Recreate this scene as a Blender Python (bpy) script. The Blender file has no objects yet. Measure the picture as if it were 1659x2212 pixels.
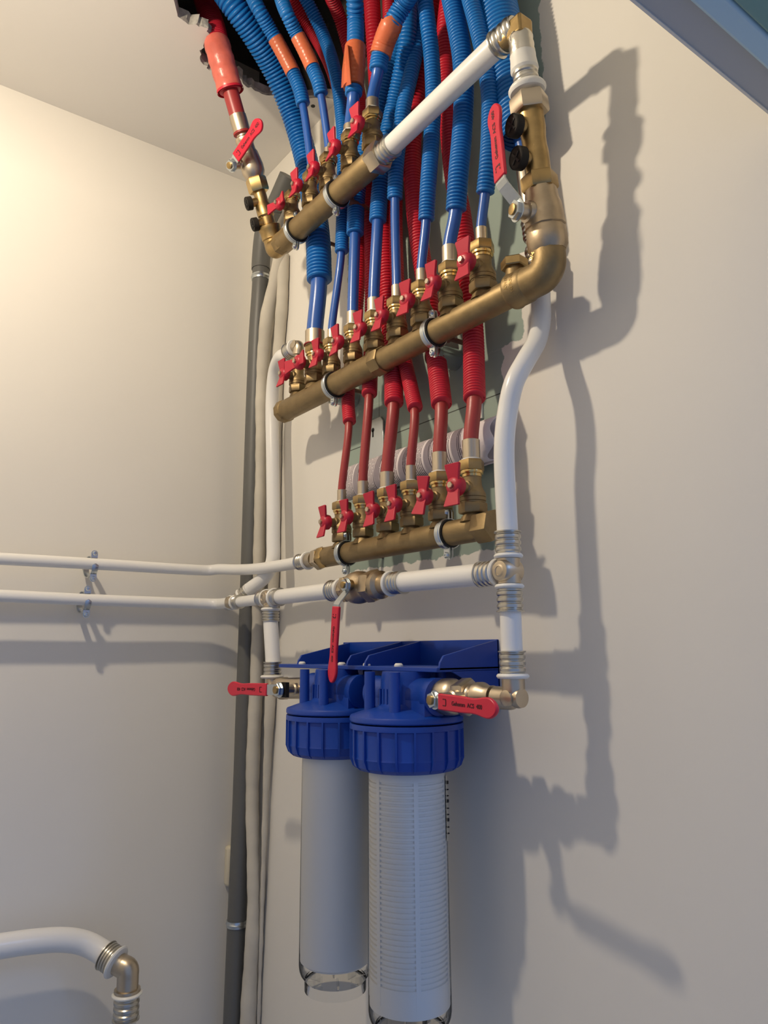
import bpy, math, random
from math import sin, cos, pi, radians
from mathutils import Vector as V, Matrix
from mathutils.geometry import tessellate_polygon
random.seed(4)
S = bpy.context.scene
COL = S.collection

# ------------------------------------------------------------------ camera
F = 1612.0; CX, CY = 829.5, 1106.0
RX = V((0.59503079, 0.14894142, 0.7897815))      # world x, y, z axes seen from the camera
RY = V((0.80367084, -0.10148753, -0.58635609))
RZ = V((-0.00717974, 0.98362428, -0.18008808))
CAM = V((1.423, -0.70, 0.0))
cd = bpy.data.cameras.new('camera'); cam = bpy.data.objects.new('camera', cd); COL.objects.link(cam)
cd.sensor_fit = 'VERTICAL'; cd.sensor_height = 24.0; cd.lens = F * 24.0 / 2212.0; cd.clip_start = 0.02
cam.matrix_world = Matrix.Translation(CAM) @ Matrix((RX, RY, RZ)).to_4x4()
S.camera = cam

# ------------------------------------------------------------------ light
S.view_settings.view_transform = 'Standard'; S.view_settings.look = 'None'
S.view_settings.gamma = 1.0; S.view_settings.use_curve_mapping = False
S.view_settings.exposure = 0.0
w = bpy.data.worlds.new('world'); S.world = w; w.use_nodes = True
w.node_tree.nodes['Background'].inputs[0].default_value = (0.44, 0.60, 1.0, 1)
w.node_tree.nodes['Background'].inputs[1].default_value = 0.48
LAMP = V((0.578, -0.738, 0.882))
ld = bpy.data.lights.new('bulb_light', 'POINT'); ld.energy = 23.5; ld.color = (1.0, 0.85, 0.645); ld.shadow_soft_size = 0.022
lo = bpy.data.objects.new('bulb_light', ld); COL.objects.link(lo); lo.location = LAMP
ad = bpy.data.lights.new('daylight', 'AREA'); ad.shape = 'RECTANGLE'; ad.size = 0.6; ad.size_y = 0.8
ad.energy = 17.0; ad.color = (0.24, 0.46, 1.0)
ao = bpy.data.objects.new('daylight', ad); COL.objects.link(ao); ao.location = (2.7, 0.45, 1.25)
ao.rotation_euler = (V((0.0, -0.6, -0.5)) - ao.location).to_track_quat('-Z', 'Y').to_euler()

# ------------------------------------------------------------------ pixel to place helpers (points on planes of the room)
def ray(px, py):
    c = V((px - CX, -(py - CY), -F)) / F
    return V((RX.dot(c), RY.dot(c), RZ.dot(c)))
def at(px, py, off):                # on a plane parallel to the right wall, off metres in front of it
    r = ray(px, py); return CAM + r * ((-off - CAM.y) / r.y)
def atx(px, py, off):               # on a plane parallel to the left wall
    r = ray(px, py); return CAM + r * ((off - CAM.x) / r.x)
def atz(px, py, z):
    r = ray(px, py); return CAM + r * ((z - CAM.z) / r.z)
def depth(p):
    d = p - CAM; return d.dot(V((-RX[2], -RY[2], -RZ[2])))
def rad(wpx, p): return wpx * depth(p) / F / 2.0

# ------------------------------------------------------------------ materials
def mat(name, col, rough=0.5, metal=0.0, spec=0.5, bump=0.0, bscale=200.0, var=0.0, vscale=20.0, coat=0.0):
    m = bpy.data.materials.new(name); m.use_nodes = True
    nt = m.node_tree; b = nt.nodes['Principled BSDF']
    b.inputs['Base Color'].default_value = (*col, 1); b.inputs['Roughness'].default_value = rough
    b.inputs['Metallic'].default_value = metal; b.inputs['Specular IOR Level'].default_value = spec
    b.inputs['Coat Weight'].default_value = coat
    tc = nt.nodes.new('ShaderNodeTexCoord')
    if bump:
        n = nt.nodes.new('ShaderNodeTexNoise'); n.inputs['Scale'].default_value = bscale; n.inputs['Detail'].default_value = 3
        bp = nt.nodes.new('ShaderNodeBump'); bp.inputs['Strength'].default_value = bump; bp.inputs['Distance'].default_value = 0.002
        nt.links.new(tc.outputs['Object'], n.inputs['Vector']); nt.links.new(n.outputs['Fac'], bp.inputs['Height'])
        nt.links.new(bp.outputs['Normal'], b.inputs['Normal'])
    if var:
        n = nt.nodes.new('ShaderNodeTexNoise'); n.inputs['Scale'].default_value = vscale; n.inputs['Detail'].default_value = 5
        cr = nt.nodes.new('ShaderNodeMixRGB'); cr.inputs[1].default_value = (*[c * (1 - var) for c in col], 1)
        cr.inputs[2].default_value = (*[min(1, c * (1 + var)) for c in col], 1)
        rmp = nt.nodes.new('ShaderNodeMapRange'); rmp.inputs[1].default_value = 0.35; rmp.inputs[2].default_value = 0.65
        nt.links.new(tc.outputs['Object'], n.inputs['Vector']); nt.links.new(n.outputs['Fac'], rmp.inputs[0])
        nt.links.new(rmp.outputs[0], cr.inputs[0]); nt.links.new(cr.outputs[0], b.inputs['Base Color'])
    return m
M = {}
M['paint'] = mat('wall_paint', (0.77, 0.74, 0.675), 0.75, bump=0.08, bscale=60, var=0.015, vscale=3)
M['ceil'] = mat('ceiling_paint', (0.76, 0.735, 0.69), 0.8, bump=0.08, bscale=50)
M['plaster'] = mat('broken_plaster', (0.42, 0.40, 0.36), 0.95, bump=0.9, bscale=150, var=0.25, vscale=60)
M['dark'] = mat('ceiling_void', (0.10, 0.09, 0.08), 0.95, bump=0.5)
M['brass'] = mat('brass', (0.40, 0.28, 0.125), 0.40, 1.0, bump=0.05, bscale=300, var=0.12, vscale=60)
M['brass_dull'] = mat('brass_dull', (0.285, 0.205, 0.10), 0.50, 0.75, bump=0.07, bscale=350, var=0.10, vscale=50)
M['brass_bright'] = mat('brass_bright', (0.66, 0.47, 0.20), 0.25, 1.0)
M['nickel'] = mat('nickel', (0.56, 0.48, 0.37), 0.36, 1.0, bump=0.03, bscale=200)
M['valve'] = mat('valve_nickel', (0.47, 0.375, 0.26), 0.40, 1.0, bump=0.06, bscale=250, var=0.10, vscale=50)
M['steel'] = mat('pressed_steel', (0.56, 0.54, 0.49), 0.30, 1.0, bump=0.05, bscale=150)
M['zinc'] = mat('zinc', (0.56, 0.60, 0.62), 0.28, 1.0, bump=0.03)
M['rod'] = mat('rod', (0.20, 0.11, 0.07), 0.6, 0.4)
M['red_handle'] = mat('red_handle', (0.47, 0.009, 0.036), 0.42, bump=0.02)
M['red_lever'] = mat('red_lever', (0.60, 0.014, 0.042), 0.35)
M['blue_conduit'] = mat('blue_conduit', (0.006, 0.15, 0.47), 0.42, var=0.06, vscale=15)
M['red_conduit'] = mat('red_conduit', (0.56, 0.014, 0.035), 0.45, var=0.08, vscale=15)
M['blue_pipe'] = mat('blue_pipe', (0.018, 0.10, 0.40), 0.30, coat=0.2)
M['red_pipe'] = mat('red_pipe', (0.33, 0.035, 0.035), 0.38)
M['tape'] = mat('orange_tape', (0.60, 0.145, 0.06), 0.33, bump=0.5, bscale=60)
M['red_tape'] = mat('red_tape', (0.66, 0.15, 0.11), 0.32, bump=0.9, bscale=45, var=0.15, vscale=30)
M['white_pipe'] = mat('white_pipe', (0.80, 0.79, 0.755), 0.28)
M['white_plastic'] = mat('white_plastic', (0.78, 0.77, 0.72), 0.4)
M['filter_blue'] = mat('filter_blue', (0.005, 0.046, 0.32), 0.38)
M['black'] = mat('black_plastic', (0.022, 0.019, 0.016), 0.65, spec=0.2)
M['rubber'] = mat('rubber', (0.012, 0.012, 0.012), 0.6)
M['ink'] = mat('ink', (0.06, 0.004, 0.01), 0.6)
M['grey_pipe'] = mat('grey_pipe', (0.115, 0.115, 0.108), 0.45, bump=0.05, bscale=20)
M['sheath'] = mat('painted_sheath', (0.56, 0.52, 0.44), 0.85, bump=0.6, bscale=25, var=0.10, vscale=12)
M['cartridge'] = mat('cartridge', (0.86, 0.85, 0.82), 0.7)
M['cream'] = mat('cream_plastic', (0.66, 0.60, 0.46), 0.5)
M['seal'] = mat('seal_ring', (0.30, 0.02, 0.02), 0.5)
M['header'] = mat('header_paint', (0.42, 0.44, 0.47), 0.6)
M['frame_blue'] = mat('frame_blue', (0.40, 0.60, 0.75), 0.5)
M['teal'] = mat('door_teal', (0.14, 0.30, 0.30), 0.5)
M['foil'] = mat('foil_tape', (0.62, 0.59, 0.52), 0.28, 1.0, bump=0.6, bscale=60)
# clear plastic: thin-walled, mostly transparent with a surface sheen
g = bpy.data.materials.new('clear_plastic'); g.use_nodes = True; nt = g.node_tree; nt.nodes.clear()
o_ = nt.nodes.new('ShaderNodeOutputMaterial'); mx = nt.nodes.new('ShaderNodeMixShader'); tr = nt.nodes.new('ShaderNodeBsdfTransparent')
gl = nt.nodes.new('ShaderNodeBsdfGlossy'); gl.inputs['Roughness'].default_value = 0.06; tr.inputs[0].default_value = (0.955, 0.96, 0.965, 1)
lw = nt.nodes.new('ShaderNodeLayerWeight'); lw.inputs['Blend'].default_value = 0.14
nt.links.new(lw.outputs['Fresnel'], mx.inputs[0]); nt.links.new(tr.outputs[0], mx.inputs[1]); nt.links.new(gl.outputs[0], mx.inputs[2])
nt.links.new(mx.outputs[0], o_.inputs[0]); M['clear'] = g

# ------------------------------------------------------------------ mesh builder
def frame(ax):
    ax = V(ax).normalized(); t = V((0, 0, 1)) if abs(ax.z) < 0.9 else V((1, 0, 0))
    u = t.cross(ax).normalized(); return u, ax.cross(u).normalized(), ax
class MB:
    def __init__(s): s.v = []; s.f = []
    def ring_faces(s, a, b, n):
        for i in range(n): s.f.append((a + i, a + (i + 1) % n, b + (i + 1) % n, b + i))
    def lathe(s, o, ax, prof, n=28, caps=True, phase=0.0, stretch=None):
        u, v, a = frame(ax); o = V(o); st = len(s.v)
        for (r, h) in prof:
            for i in range(n):
                t = 2 * pi * i / n + phase; s.v.append(o + a * h + (u * cos(t) + v * sin(t)) * r)
        for k in range(len(prof) - 1): s.ring_faces(st + k * n, st + (k + 1) * n, n)
        if caps:
            s.f.append(tuple(reversed(range(st, st + n)))); e = st + (len(prof) - 1) * n; s.f.append(tuple(range(e, e + n)))
        return s
    def ringl(s, o, ax, prof, n=40):
        st = len(s.v); s.lathe(o, ax, prof, n=n, caps=False); e = st + (len(prof) - 1) * n; s.ring_faces(e, st, n); return s
    def hexa(s, o, ax, r, h0, h1, phase=0.0, n=6, ch=0.12):
        c = (h1 - h0) * ch
        return s.lathe(o, ax, [(r * .93, h0), (r, h0 + c), (r, h1 - c), (r * .93, h1)], n=n, phase=phase)
    def tube(s, pts, r, n=20, caps=True):
        pts = [V(p) for p in pts]; N = len(pts); st = len(s.v); T = []
        for i in range(N):
            d = pts[min(i + 1, N - 1)] - pts[max(i - 1, 0)]; T.append(d.normalized() if d.length > 1e-9 else V((0, 0, 1)))
        u, _, _ = frame(T[0])
        for i in range(N):
            u = (u - T[i] * u.dot(T[i])).normalized(); v = T[i].cross(u)
            rr = r[i] if hasattr(r, '__len__') else r
            for k in range(n):
                t = 2 * pi * k / n; s.v.append(pts[i] + (u * cos(t) + v * sin(t)) * rr)
        for i in range(N - 1): s.ring_faces(st + i * n, st + (i + 1) * n, n)
        if caps: s.f.append(tuple(reversed(range(st, st + n)))); e = st + (N - 1) * n; s.f.append(tuple(range(e, e + n)))
        return s
    def box(s, lo, hi, X=None, O=None):
        lo = V(lo); hi = V(hi); st = len(s.v)
        for z in (lo.z, hi.z):
            for x, y in ((lo.x, lo.y), (hi.x, lo.y), (hi.x, hi.y), (lo.x, hi.y)):
                p = V((x, y, z)); s.v.append(p if X is None else O + X @ p)
        for f in ((3, 2, 1, 0), (4, 5, 6, 7), (0, 1, 5, 4), (1, 2, 6, 5), (2, 3, 7, 6), (3, 0, 4, 7)): s.f.append(tuple(st + i for i in f))
        return s
    def prism(s, poly, fn0, fn1):       # poly of 2-D points; fn maps a 2-D point to either face
        st = len(s.v); n = len(poly)
        for p in poly: s.v.append(V(fn0(*p)))
        for p in poly: s.v.append(V(fn1(*p)))
        s.f.append(tuple(reversed(range(st, st + n)))); s.f.append(tuple(range(st + n, st + 2 * n)))
        for i in range(n): s.f.append((st + i, st + (i + 1) % n, st + n + (i + 1) % n, st + n + i))
        return s
WM = {}
def tag(o, label=None, cat=None, group=None, kind=None):
    if label: o['label'] = label
    if cat: o['category'] = cat
    if group: o['group'] = group
    if kind: o['kind'] = kind
    return o
def thing(name, loc, label, cat, group=None):
    o = bpy.data.objects.new(name, None); COL.objects.link(o); o.empty_display_size = 0.02
    o.location = loc; WM[o.name] = V(loc); return tag(o, label, cat, group)
def build(name, mb, m, parent=None, local=False, bevel=0.0, angle=35, org=None):
    if parent is not None: org = V((0, 0, 0)) if local else WM[parent.name]
    elif org is None:
        xs = [p.x for p in mb.v]; ys = [p.y for p in mb.v]; zs = [p.z for p in mb.v]
        org = V(((min(xs) + max(xs)) / 2, (min(ys) + max(ys)) / 2, min(zs)))
    me = bpy.data.meshes.new(name); me.from_pydata([tuple(V(p) - org) for p in mb.v], [], mb.f)
    me.materials.append(M[m] if isinstance(m, str) else m)
    for e in [0]:
        import bmesh
        bm = bmesh.new(); bm.from_mesh(me); bmesh.ops.recalc_face_normals(bm, faces=bm.faces); bm.to_mesh(me); bm.free()
    me.shade_smooth(); me.set_sharp_from_angle(angle=radians(angle))
    o = bpy.data.objects.new(name, me); COL.objects.link(o)
    if parent is not None: o.parent = parent; WM[o.name] = WM.get(parent.name, V((0, 0, 0)))
    else: o.location = org; WM[o.name] = org
    if bevel:
        b = o.modifiers.new('bevel', 'BEVEL'); b.width = bevel; b.segments = 2; b.limit_method = 'ANGLE'; b.angle_limit = radians(50)
    return o
def copy_tree(o, parent=None):
    c = o.copy(); COL.objects.link(c)
    if parent is not None: c.parent = parent
    for ch in list(o.children): copy_tree(ch, c)
    return c
def text(name, body, parent, O, u, v, size, m='ink', wrap=None):
    cu = bpy.data.curves.new(name, 'FONT'); cu.body = body; cu.size = size; cu.extrude = 0.00012; cu.offset = 0.00012; cu.align_y = 'CENTER'
    tmp = bpy.data.objects.new('t', cu); COL.objects.link(tmp)
    me = bpy.data.meshes.new_from_object(tmp); bpy.data.objects.remove(tmp)
    me.materials.clear(); me.materials.append(M[m]); n = u.cross(v); org = WM[parent.name]
    for p in me.vertices:
        c = p.co.copy(); q = O + u * c.x + v * c.y + n * c.z
        if wrap: cc, R_ = wrap; a_ = (q.z - cc.z) / R_; rr = R_ + c.z; q = V((q.x, cc.y - rr * cos(a_), cc.z + rr * sin(a_)))
        p.co = q - org
    o = bpy.data.objects.new(name, me); COL.objects.link(o); o.parent = parent; WM[o.name] = org; return o
def spline(pts, step=0.004):
    pts = [V(p) for p in pts]
    P = [pts[0] * 2 - pts[1]] + pts + [pts[-1] * 2 - pts[-2]]; out = []
    for i in range(1, len(P) - 2):
        p0, p1, p2, p3 = P[i - 1:i + 3]; a = max((p1 - p0).length, 1e-5) ** .5; b = max((p2 - p1).length, 1e-5) ** .5; c = max((p3 - p2).length, 1e-5) ** .5
        m1 = (p2 - p1) + b * ((p1 - p0) / a - (p2 - p0) / (a + b)); m2 = (p2 - p1) + b * ((p3 - p2) / c - (p3 - p1) / (b + c))
        k = max(2, int((p2 - p1).length / step))
        for j in range(k):
            t = j / k; out.append(p1 * (2 * t**3 - 3 * t**2 + 1) + m1 * (t**3 - 2 * t**2 + t) + p2 * (-2 * t**3 + 3 * t**2) + m2 * (t**3 - t**2))
    out.append(pts[-1]); return out
def resample(path, step):
    L = [0.0]
    for i in range(1, len(path)): L.append(L[-1] + (path[i] - path[i - 1]).length)
    n = max(2, int(L[-1] / step)); out = []; k = 0
    for i in range(n + 1):
        s_ = L[-1] * i / n
        while k < len(L) - 2 and L[k + 1] < s_: k += 1
        t = (s_ - L[k]) / max(L[k + 1] - L[k], 1e-9); out.append(path[k].lerp(path[k + 1], t))
    return out

# ------------------------------------------------------------------ room
ZC = 1.052; ZF = -1.45; XD = 1.136; YB = -1.62
def plane_box(name, lo, hi, m): return tag(build(name, MB().box(lo, hi), m, angle=20), kind='structure')
plane_box('wall_left', (-0.1, YB - .1, ZF), (0, 0.1, ZC + .35), 'paint')
plane_box('wall_back', (-0.1, YB - .1, ZF), (XD + .12, YB, ZC + .35), 'paint')
plane_box('floor', (-0.1, YB - .1, ZF - .05), (3.6, 0.1, ZF), 'header')
# right wall with its unpainted green board patch
wr = build('wall_right', MB().box((-0.1, 0, ZF), (XD + .115, 0.1, ZC + .35)), 'paint'); tag(wr, kind='structure')
wm = M['paint'].copy(); wm.name = 'wall_paint_with_bare_board'; wr.data.materials[0] = wm; nt = wm.node_tree; L_ = nt.links
def node(t, **k):
    n = nt.nodes.new(t)
    for a, b in k.items(): setattr(n, a, b)
    return n
def math_(op, a, b=None, clamp=False):
    n = node('ShaderNodeMath', operation=op, use_clamp=clamp)
    for i, x in enumerate((a, b)):
        if x is None: continue
        if isinstance(x, (int, float)): n.inputs[i].default_value = x
        else: L_.new(x, n.inputs[i])
    return n.outputs[0]
geo = node('ShaderNodeNewGeometry'); sep = node('ShaderNodeSeparateXYZ'); L_.new(geo.outputs['Position'], sep.inputs[0])
nz = node('ShaderNodeTexNoise'); nz.inputs['Scale'].default_value = 45; nz.inputs['Detail'].default_value = 6; L_.new(geo.outputs['Position'], nz.inputs['Vector'])
nj = math_('MULTIPLY', math_('SUBTRACT', nz.outputs['Fac'], 0.5), 0.022)
def band(x, lo, hi, soft=0.0015):
    a = math_('MULTIPLY', math_('SUBTRACT', x, lo), 1 / soft, True); b = math_('MULTIPLY', math_('SUBTRACT', hi, x), 1 / soft, True)
    return math_('MULTIPLY', a, b)
xx = math_('ADD', sep.outputs['X'], nj); zz = math_('ADD', sep.outputs['Z'], nj)
# right border leans with height as the cut board edge does
xr = math_('SUBTRACT', xx, math_('MULTIPLY', math_('SUBTRACT', sep.outputs['Z'], 0.13), 0.0))
hi_mask = band(xr, 0.375, 0.846); hi_z = band(zz, 0.52, 2.0)
mi_mask = band(xr, 0.375, 0.790); mi_z = band(zz, 0.40, 0.522)
lo_mask = band(xr, 0.375, 0.752); lo_z = band(zz, 0.127, 0.402)
fac = math_('MAXIMUM', math_('MAXIMUM', math_('MULTIPLY', hi_mask, hi_z), math_('MULTIPLY', mi_mask, mi_z)), math_('MULTIPLY', lo_mask, lo_z))
seam = math_('MAXIMUM', math_('MULTIPLY', band(sep.outputs['Z'], 0.3365, 0.3385, .0004), 1.0), band(sep.outputs['X'], 0.468, 0.4695, .0003))
bsdf = nt.nodes['Principled BSDF']; src = bsdf.inputs['Base Color'].links[0].from_socket
gm = node('ShaderNodeMixRGB'); gm.inputs[1].default_value = (0.30, 0.375, 0.325, 1); gm.inputs[2].default_value = (0.05, 0.06, 0.05, 1)
L_.new(math_('MULTIPLY', seam, math_('SUBTRACT', 1.0, band(sep.outputs['Z'], 0.42, 3))), gm.inputs[0])
fm = node('ShaderNodeMixRGB'); L_.new(fac, fm.inputs[0]); L_.new(src, fm.inputs[1]); L_.new(gm.outputs[0], fm.inputs[2]); L_.new(fm.outputs[0], bsdf.inputs['Base Color'])

# ceiling with the broken opening
hole_px = [(383, 30), (400, 47), (430, 58), (450, 62), (455, 78), (441, 92), (434, 108), (432, 122), (440, 140), (452, 152), (470, 158), (500, 160), (522, 172), (533, 188), (548, 194), (566, 203), (590, 206), (640, 215)]
hole = [atz(x, y, ZC) for x, y in hole_px]
hole2 = []
for i, p in enumerate(hole):
    hole2.append(p.copy())
    if i + 1 < len(hole):
        for k in (1, 2): q = p.lerp(hole[i + 1], k / 3); hole2.append(q + V((random.uniform(-.004, .004), random.uniform(-.004, .004), 0)))
hole = hole2 + [V((0.33, -0.03, ZC)), V((0.34, -0.004, ZC)), V((1.0, -0.004, ZC)), V((1.0, -0.30, ZC)), V((0.80, -0.37, ZC)), V((0.6, -0.40, ZC)), V((0.43, -0.38, ZC))]
outer = [V((-0.1, YB - .1, ZC)), V((XD + .115, YB - .1, ZC)), V((XD + .115, 0.1, ZC)), V((-0.1, 0.1, ZC))]
mb = MB(); allp = outer + hole; T = 0.018
tri = tessellate_polygon([outer, hole]); n = len(allp)
mb.v = [p.copy() for p in allp] + [p + V((0, 0, T)) for p in allp]
for t in tri: mb.f.append(tuple(t)); mb.f.append(tuple(i + n for i in reversed(t)))
tag(build('ceiling', mb, 'ceil', org=V((0, 0, ZC))), kind='structure')
mb = MB(); st = 0
rim_o = [p + V((0, 0, 0.0005)) for p in hole]
cen = V((0.62, -0.17, ZC))
for p in hole:
    d = (cen - p); d.z = 0; d.normalize(); j = random.uniform(0.0005, 0.003)
    mb.v += [p - d * 0.002, p + d * j + V((0, 0, random.uniform(.002, .006))), p + d * (j + random.uniform(-.003, .004)) + V((0, 0, T)), p - d * .002 + V((0, 0, T))]
for i in range(len(hole)):
    a = 4 * i; b = 4 * ((i + 1) % len(hole))
    for k in range(4): mb.f.append((a + k, b + k, b + (k + 1) % 4, a + (k + 1) % 4))
tag(build('trim_1', mb, 'plaster', angle=20), kind='structure')
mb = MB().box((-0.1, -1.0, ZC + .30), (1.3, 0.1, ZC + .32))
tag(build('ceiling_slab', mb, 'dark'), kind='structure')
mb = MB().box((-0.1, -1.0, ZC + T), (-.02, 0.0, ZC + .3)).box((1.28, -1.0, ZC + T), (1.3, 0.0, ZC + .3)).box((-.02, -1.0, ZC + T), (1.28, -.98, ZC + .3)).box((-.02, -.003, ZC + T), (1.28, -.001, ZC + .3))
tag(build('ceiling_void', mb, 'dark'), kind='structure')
p = atz(676, 229, ZC); tag(build('dark_screw_hole', MB().lathe(p + V((0, 0, -.0006)), (0, 0, 1), [(.0042, 0), (.0042, .003)], n=20), 'rubber'), kind='structure')  # black disc standing in for the darkness inside a screw hole
# doorway the picture is taken through
ZH = 0.50
plane_box('wall_front', (XD, YB, ZH), (XD + .115, 0.0, ZC), 'header')
plane_box('wall_front_side', (XD, YB, ZF), (XD + .115, -1.22, ZH), 'header')
plane_box('trim_2', (XD - .0008, YB, ZH - .0012), (XD + .0016, -0.0, ZH + .004), 'paint')
tag(build('trim_3', MB().box((XD + .030, -1.22, ZH - .0085), (XD + .050, 0.0, ZH)), 'frame_blue', bevel=.003), kind='structure')
tag(build('door_1', MB().box((XD + .051, -1.2, ZH - .010), (XD + .115, -0.001, ZH + .0)), 'teal', bevel=.002), kind='structure')

# ------------------------------------------------------------------ fittings
def crimp_prof(r, L, lip=True):
    a = r * 1.10; b = r * 1.22; n = 3; p = [(r * 1.02, 0), (b * 1.06, 0), (b * 1.06, L * .05), (a, L * .09)]
    for k in range(n):
        s0 = .12 + k * .27
        p += [(a, L * s0), (b, L * (s0 + .06)), (b * 1.01, L * (s0 + .12)), (b, L * (s0 + .18)), (a, L * (s0 + .24))]
    p += [(a, L * .96), (r * 1.0, L)]; return p
def crimp(parent, p0, ax, r, L, m='steel', name='crimp_sleeve'):        # starts at the pipe side, grows toward the fitting
    return build(name, MB().lathe(p0, ax, crimp_prof(r, L)), m, parent)
def collar(parent, p, ax, r, t=0.006, m='white_plastic', name='plastic_ring'):
    return build(name, MB().lathe(p, ax, [(r * .9, 0), (r * 1.30, t * .1), (r * 1.42, t * .4), (r * 1.42, t * .6), (r * 1.30, t * .9), (r * .9, t)]), m, parent)
def pipe(name, pts, r, label, m='white_pipe', group=None, cat='pipe', n=28, straight=False):
    path = [V(p) for p in pts] if straight else resample(spline(pts), 0.006)
    return tag(build(name, MB().tube(path, r, n=n), m), label, cat, group)
def screw_head(parent, p, ax, r, name='screw', m='zinc'):
    mb = MB().lathe(p, ax, [(r, 0), (r, r * .35), (r * .7, r * .7), (r * .3, r * .72), (r * .25, r * .45)], n=18)
    u, v, a = frame(ax)
    s = build(name, mb, m, parent)
    return s

# --- butterfly valve template (flow along +z, stem toward -y)
def valve_template():
    t = thing('ball_valve', (0, 0, 0), 'x', 'valve')
    b = MB().hexa((0, 0, 0), (0, 0, 1), .0155, 0, .0115, phase=.15)
    b.lathe((0, 0, 0), (0, 0, 1), [(.0135, .011), (.0135, .0125), (.0146, .013), (.0146, .0165), (.0140, .0168), (.0146, .0172), (.0146, .0200), (.0138, .0225), (.0118, .0262), (.0106, .0300), (.0102, .0360), (.0102, .0420)], n=32)
    b.lathe((0, 0, .0265), (0, -1, 0), [(.0085, .004), (.0080, .012), (.0066, .013), (.0066, .020)], n=20)
    build('body', b, 'brass_dull', t, local=True)
    c = MB().lathe((0, 0, 0), (0, 0, 1), [(.0108, .0395), (.0108, .0425), (.0124, .0430), (.0126, .0445), (.0124, .0460), (.0112, .0468)], n=32)
    build('flange', c, 'brass_bright', t, local=True)
    build('union_nut', MB().hexa((0, 0, 0), (0, 0, 1), .0142, .0465, .0580, phase=.5), 'brass', t, local=True)
    h = MB().lathe((0, 0, 0), (0, -1, 0), [(.0080, -.006), (.0106, -.004), (.0112, .001), (.0098, .005), (.0066, .0075), (.003, .008)], n=24)
    wing = [(-.0075, .002), (.0075, .002), (.0076, .009), (.0104, .0215), (.0097, .0228), (-.0097, .0228), (-.0104, .0215), (-.0076, .009)]
    for s in (1, -1):
        sl = .22 if s == 1 else .34
        h.prism(wing, lambda x, z: (x * s + z * .10, -.001 - z * sl, z * s), lambda x, z: (x * s + z * .10, -.0042 - z * sl, z * s))
    hh = build('handle', h, 'red_handle', t, local=True, bevel=.0006); hh.location = (0, -.0255, .0265)
    s_ = build('screw', MB().hexa((0, 0, 0), (0, -1, 0), .0036, .0075, .0108, n=6, ch=.2).lathe((0, 0, 0), (0, -1, 0), [(.0046, .0068), (.0046, .0078)], n=20), 'nickel', t, local=True)
    s_.parent = hh
    return t
VT = valve_template(); used = [False]
def place_valve(px, py, off, z, s, label, rot=0.0, group=None):
    o = VT if not used[0] else copy_tree(VT); used[0] = True
    p = at(px, py, off); p = V((p.x, -off, z)); o.location = p; o.scale = (s, s, s); o.rotation_euler = (0, 0, random.uniform(-.10, .10))
    tag(o, label, 'valve', group); o.name = 'ball_valve'
    for c in o.children:
        if c.name.startswith('handle'): c.rotation_euler = (0, radians(rot), 0)
    WM[o.name] = p
    return p
# --- manifolds
def manifold(label, off, pL, pR, r, valves, z, r2=None, split=None):
    a = at(*pL, off); b = at(*pR, off); a.z = b.z = z; ax = (b - a).normalized()
    t = thing('brass_manifold', V(((a.x + b.x) / 2, -off, z - r)), label, 'manifold')
    L = (b - a).length
    if split:
        ls = (at(*split, off).x - a.x); r2 = r2 or r
        prof = [(r * .96, 0), (r, .002), (r, ls), (r2, ls), (r2, L - .002), (r2 * .96, L)]
    else: prof = [(r * .96, 0), (r, .002), (r, L - .002), (r * .96, L)]
    build('bar', MB().lathe(a, ax, prof, n=40), 'brass_dull', t)
    outs = []
    for (px, py, s) in valves:
        p = at(px, py, off); rr = r if not split or p.x < at(*split, off).x else (r2 or r)
        q = V((p.x, -off, z)); h = rr + .0035
        build('outlet', MB().lathe(q, (0, 0, 1), [(.0145 * s, rr * .55), (.0125 * s, rr * .95), (.0102 * s, rr + .002), (.0098 * s, h)], n=24), 'brass_dull', t)
        outs.append(h)
    return t, a, b, outs
def hexcollar(t, p, ax, r, L, m='brass_dull', name='hex_collar', n=6, ph=0.2):
    return build(name, MB().hexa(p, ax, r, -L / 2, L / 2, n=n, phase=ph), m, t)

LOWV = [(738, 1150, 1.07), (784, 1140, 1.07), (837, 1128, 1.07), (889, 1118, 1.08), (952, 1100, 1.09), (1021, 1085, 1.16)]
MIDV = [(643, 840, 1.05), (679, 825, 1.16), (716, 805, 1.03), (762, 775, 1.05), (808, 750, 1.05), (858, 722, 1.07), (912, 692, 1.08), (974, 662, 1.12), (1044, 632, 1.16)]
TOPV = [(631, 472, 1.0), (671, 435, 1.04), (709, 400, 1.06), (757, 350, 1.08), (805, 315, 1.10)]
ZL, ZM, ZT = 0.1440, 0.4212, 0.7125
OL, OM, OT = 0.070, 0.075, 0.114
place = lambda px, off: at(px, 1000, off)
# low manifold
tl, la, lb, lo_out = manifold('short brass manifold bar with six upright outlets, lowest of the three', OL, (704, 1200), (1040, 1145), .0160, LOWV, ZL)
hexcollar(tl, lb + V((.010, 0, 0)), (1, 0, 0), .0205, .026, name='end_cap', m='brass_dull', ph=.3)
hexcollar(tl, la + V((-.002, 0, 0)), (1, 0, 0), .0185, .018, m='brass')
hexcollar(tl, la + V((-.018, 0, 0)), (1, 0, 0), .0188, .013, m='nickel', name='union_nut', ph=.45)
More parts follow.
